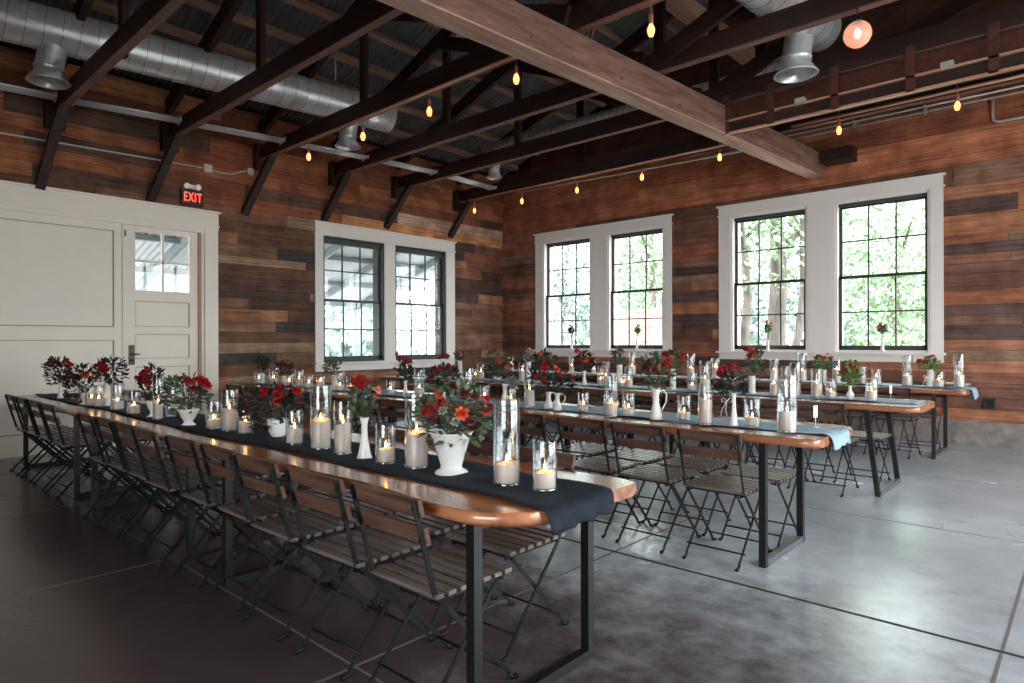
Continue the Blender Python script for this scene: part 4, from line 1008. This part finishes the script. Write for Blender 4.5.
# ================================================================ OUTSIDE
M['ground']=mat('ground_outside',rgb(160,156,150),.9,var=.25,vscale=(1,1,1))
M['bark']=wood('tree_bark',rgb(84,76,72),rgb(132,124,118),(9,9,1.5),.9,.6)
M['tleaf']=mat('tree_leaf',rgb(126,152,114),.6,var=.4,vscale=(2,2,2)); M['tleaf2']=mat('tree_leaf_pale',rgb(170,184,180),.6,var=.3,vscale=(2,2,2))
for k_ in('tleaf','tleaf2'):
    nt=M[k_].node_tree; b=nt.nodes['Principled BSDF']; b.inputs['Transmission Weight'].default_value=0
struct(MB().box(-30,60,-40,60,-.45,-.26).obj('ground',M['ground']))
def tree(x,y,h,r,lab,rg,cz=None,cr=None,nleaf=2600,lean=0,leaf='tleaf',ls=1.0):
    e=empty('tree',(x,y,-.26),label=lab,cat='tree',group='trees outside the windows')
    m=MB(); n=7; m.tube([(lean*h*i/n+.08*math.sin(i*1.3+x),.06*math.cos(i+y),h*i/n) for i in range(n+1)],[r*(1-.5*i/n) for i in range(n+1)],10,False); m.obj('trunk',M['bark'],e)
    for q in range(3):
        a=rg.uniform(0,6.28); z=h*rg.uniform(.5,.8); x0=lean*z
        MB().tube([(x0,0,z),(x0+math.cos(a)*.9,math.sin(a)*.9,z+.9),(x0+math.cos(a)*2,math.sin(a)*2,z+1.5)],[r*.4,r*.28,r*.12],7,False).obj('branch',M['bark'],e)
    f=MB(); cz=cz or h; cr=cr or 2.6
    for i in range(nleaf):
        q=Vector([max(-1,min(1,rg.gauss(0,.5))) for _ in range(3)])
        p=Vector((lean*h+q.x*cr,q.y*cr,cz+q.z*cr*1.1)); k=len(f.v); s=rg.uniform(.05,.13)*ls
        u=Vector((rg.uniform(-1,1),rg.uniform(-1,1),rg.uniform(-1,1))).normalized(); v=u.orthogonal().normalized()
        f.v+=[p,p+u*s+v*s*.45,p+u*s*2,p+u*s-v*s*.45]; f._f([k,k+1,k+2,k+3])
    f.obj('foliage',M[leaf],e)['kind']='stuff'
    return e
rg=random.Random(77)
tree(3.62,4.0,6,.12,'thick pale tree trunk seen in left half of right-hand back window',rg,5.2,2.2,1700)
tree(3.62,6.0,7,.26,'thick trunk behind, middle of the left sash of right back window',rg,6,2.6,1700)
tree(4.25,5.0,6.5,.10,'slender leaning trunk at the right of the left sash',rg,5.6,2.2,1200,.09)
tree(5.2,11,5.5,.2,'leafy tree far behind the right-hand back window',rg,3.6,2.8,3600,0)
tree(7.0,8.5,5,.1,'leafy light green tree behind the far right sash',rg,3.2,2.5,2600,0)
tree(-3.0,11.5,6,.22,'leafy tree behind the brick wall outside',rg,4.6,2.6,4200)
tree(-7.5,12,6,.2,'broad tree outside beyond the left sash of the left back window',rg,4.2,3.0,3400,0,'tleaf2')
tree(-9.0,18,6,.2,'far tree beyond the parked car',rg,3.4,3.4,3000,0,'tleaf2')
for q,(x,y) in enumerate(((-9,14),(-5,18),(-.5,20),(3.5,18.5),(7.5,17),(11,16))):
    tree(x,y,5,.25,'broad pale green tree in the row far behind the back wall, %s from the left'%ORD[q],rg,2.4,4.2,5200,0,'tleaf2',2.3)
def shrub(x,y,r,h,lab,grp='shrubs outside the windows'):
    e=empty('shrub',(x,y,-.26),label=lab,cat='shrub',group=grp); f=MB()
    for i in range(1300):
        q=Vector((max(-1,min(1,rg.gauss(0,.45))),max(-1,min(1,rg.gauss(0,.45))),min(1,abs(rg.gauss(0,.5))))); p=Vector((q.x*r,q.y*r,.1+q.z*h)); k=len(f.v); s=rg.uniform(.04,.09)
        u=Vector((rg.uniform(-1,1),rg.uniform(-1,1),rg.uniform(-1,1))).normalized(); v=u.orthogonal().normalized()
        f.v+=[p,p+u*s+v*s*.45,p+u*s*2,p+u*s-v*s*.45]; f._f([k,k+1,k+2,k+3])
    f.obj('foliage',M['tleaf'],e)['kind']='stuff'
    MB().tube([(0,0,0),(0,0,h*.6)],.04,6,False).obj('stem',M['bark'],e)
for x,y,r,h,l in((6.6,6.5,1.3,1.9,'low green shrub outside the far right sash'),(5.6,7.5,1.2,1.6,'low shrub outside between trunks'),(-7.5,-4.2,1.6,2.2,'shrub beyond the porch, behind left sash of left wall window'),(-8.5,-.5,1.8,2.6,'shrub beyond the porch, behind right sash of left wall window'),(-8.2,-6.5,1.6,2.4,'shrub beyond the porch near the door')): shrub(x,y,r,h,l)
# brick wall outside
def brickmat():
    m,nt,b=newmat('outside_brick'); N=nt.nodes
    tc=N.new('ShaderNodeTexCoord'); mp=N.new('ShaderNodeMapping'); mp.inputs['Rotation'].default_value=(PI/2,0,0); nt.links.new(tc.outputs['Object'],mp.inputs[0])
    t=N.new('ShaderNodeTexBrick'); t.inputs['Scale'].default_value=2.2; t.inputs['Color1'].default_value=rgb(140,102,94); t.inputs['Color2'].default_value=rgb(160,126,118); t.inputs['Mortar'].default_value=rgb(170,160,154)
    nt.links.new(mp.outputs[0],t.inputs['Vector']); nt.links.new(t.outputs[0],b.inputs['Base Color']); b.inputs['Roughness'].default_value=.9; return m
o=MB().box(-2.3,.35,7.0,7.25,-.26,2.32).obj('garden_wall',brickmat()); tag(o,'low pale brick wall outside the left back window','brick wall')
# parked car outside
def car():
    e=empty('parked_car',(-6.2,9.2,-.26),.5,'pale blue parked car outside the left back window','car')
    cm=mat('car_paint',rgb(110,136,152),.25,spec=.6); m=MB()
    prof=[(-2.1,.35),(-2.15,.75),(-1.95,.95),(-1.1,1.02),(-.5,1.48),(.75,1.5),(1.5,1.05),(2.1,.92),(2.15,.4)]
    k=len(m.v)
    for y in(-.85,-.8,.8,.85):
        s=.96 if abs(y)>.82 else 1
        for (x,z) in prof: m.v.append(Vector((x*s,y*(.86 if z>1.1 else 1),z if abs(y)<.82 else .35+(z-.35)*.97)))
    n=len(prof)
    for a in range(3):
        for i in range(n):
            p=k+a*n+i; q=k+a*n+(i+1)%n; m._f([p,q,q+n,p+n])
    m._f([k+i for i in range(n)][::-1]); m._f([k+3*n+i for i in range(n)])
    m.obj('body',cm,e)
    for sy in(-1,1): 
        g=MB(); k=0; g.v=[Vector((x,sy*(.86 if z<1.1 else .75),z)) for (x,z) in((-1.0,1.04),(-.5,1.42),(.7,1.43),(1.25,1.06))]; g._f([0,1,2,3]); g.obj('side_window',M['black'],e)
        for x in(-1.35,1.35):
            w=MB(); w.tube([(x,sy*.7,.33),(x,sy*.9,.33)],.33,20); w.obj('wheel',M['black'],e)
    MB().bar((-1.08,0,1.06),(-.52,0,1.46),1.4,.02,Vector((0,0,1))).obj('windscreen',M['black'],e)
car()
# porch beyond the left wall: pale corrugated roof on beams and posts
M['porchw']=mat('porch_white',rgb(218,226,234),.5,var=.06,vscale=(3,3,3))
M['porchb']=mat('porch_beam',rgb(150,160,168),.6)
e=empty('porch_roof',(0,0,0),label='pale corrugated porch roof seen through the left wall window and door glass',cat='porch roof')
m=MB(); m.sm=True; p=.12; ny=int(13/p*6)
for i in range(ny+1):
    y=-12+i*p/6; h=.02*math.sin(2*PI*y/p)
    for x,z in((-.32,3.95),(-5.8,2.34)): m.v.append(Vector((x,y,z+h)))
for i in range(ny): a=2*i; m._f([a,a+1,a+3,a+2])
m.obj('roof_sheet',M['porchw'],e)
for y in(-10.5,-8.6,-6.9,-5.5,-4.1,-2.7,-1.3,.1): MB().bar((-.32,y,3.84),(-5.7,y,2.26),.07,.15).obj('porch_rafter',M['porchb'],e)
for x,z in((-1.3,3.62),(-2.8,3.18),(-4.2,2.77),(-5.6,2.36)): MB().box(x-.05,x+.05,-12,1,z-.06,z+.03).obj('cross_beam',M['porchb'],e)
for i,y in enumerate((-8.6,-5.6,-2.9,.1)):
    o=MB().box(-5.68,-5.54,y-.07,y+.07,-.26,2.32).obj('porch_post',M['porchb']); tag(o,'pale square porch post, %s from the door side'%ORD[i],'post','porch posts')
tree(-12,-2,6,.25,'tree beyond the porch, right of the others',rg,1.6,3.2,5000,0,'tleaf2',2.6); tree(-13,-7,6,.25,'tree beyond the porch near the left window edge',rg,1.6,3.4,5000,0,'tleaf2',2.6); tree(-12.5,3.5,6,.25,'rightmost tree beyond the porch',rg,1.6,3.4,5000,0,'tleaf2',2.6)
# ================================================================ LIGHT
W=bpy.data.worlds.new('sky'); S.world=W; W.use_nodes=True; nt=W.node_tree; bg=nt.nodes['Background']
tc=nt.nodes.new('ShaderNodeTexCoord'); sp=nt.nodes.new('ShaderNodeSeparateXYZ'); nt.links.new(tc.outputs['Generated'],sp.inputs[0])
rp=nt.nodes.new('ShaderNodeValToRGB'); rp.color_ramp.elements[0].position=.45; rp.color_ramp.elements[0].color=(.74,.75,.75,1); rp.color_ramp.elements[1].position=.75; rp.color_ramp.elements[1].color=(.90,.955,1,1)
mr=nt.nodes.new('ShaderNodeMapRange'); mr.inputs[1].default_value=-1; mr.inputs[2].default_value=1; nt.links.new(sp.outputs[2],mr.inputs[0]); nt.links.new(mr.outputs[0],rp.inputs[0]); nt.links.new(rp.outputs[0],bg.inputs[0])
bg.inputs[1].default_value=SKY
def portal(loc,rot,sx,sy):
    l=bpy.data.lights.new('daylight_portal','AREA'); l.shape='RECTANGLE'; l.size=sx; l.size_y=sy; l.cycles.is_portal=True
    o=bpy.data.objects.new('daylight_portal',l); COL.objects.link(o); o.location=loc; o.rotation_euler=rot
for a,b,z0,z1 in RB: portal((XR+.2,(a+b)/2,(z0+z1)/2),(PI/2,0,PI/2),b-a,z1-z0)
for a,b,z0,z1 in BB: portal(((a+b)/2,YB-.2,(z0+z1)/2),(PI/2,0,0),b-a,z1-z0)
for k in(0,2): portal(((WR[k][0]+WR[k+1][1])/2,.33,(WZ0+WZ1)/2),(-PI/2,0,0),WR[k+1][1]-WR[k][0],WZ1-WZ0)
portal((-.33,-2.985,(LZ0+LZ1)/2),(PI/2,0,-PI/2),2.7,LZ1-LZ0)
sun=bpy.data.lights.new('sun','SUN'); sun.energy=SUNE; sun.angle=.03; sun.color=(1,.97,.92); so=bpy.data.objects.new('sun',sun); COL.objects.link(so); so.rotation_euler=Vector((.12,.72,-.9)).to_track_quat('-Z','Y').to_euler()
vs=S.view_settings; vs.view_transform='Standard'; vs.look='None'; vs.gamma=1; vs.exposure=EXPO
try: vs.use_curve_mapping=False
except Exception: pass
S.cycles.use_denoising=True
S.cycles.max_bounces=10; S.cycles.transparent_max_bounces=40; S.cycles.diffuse_bounces=4; S.cycles.glossy_bounces=3
S.cycles.sample_clamp_indirect=6; S.cycles.caustics_reflective=False; S.cycles.caustics_refractive=False
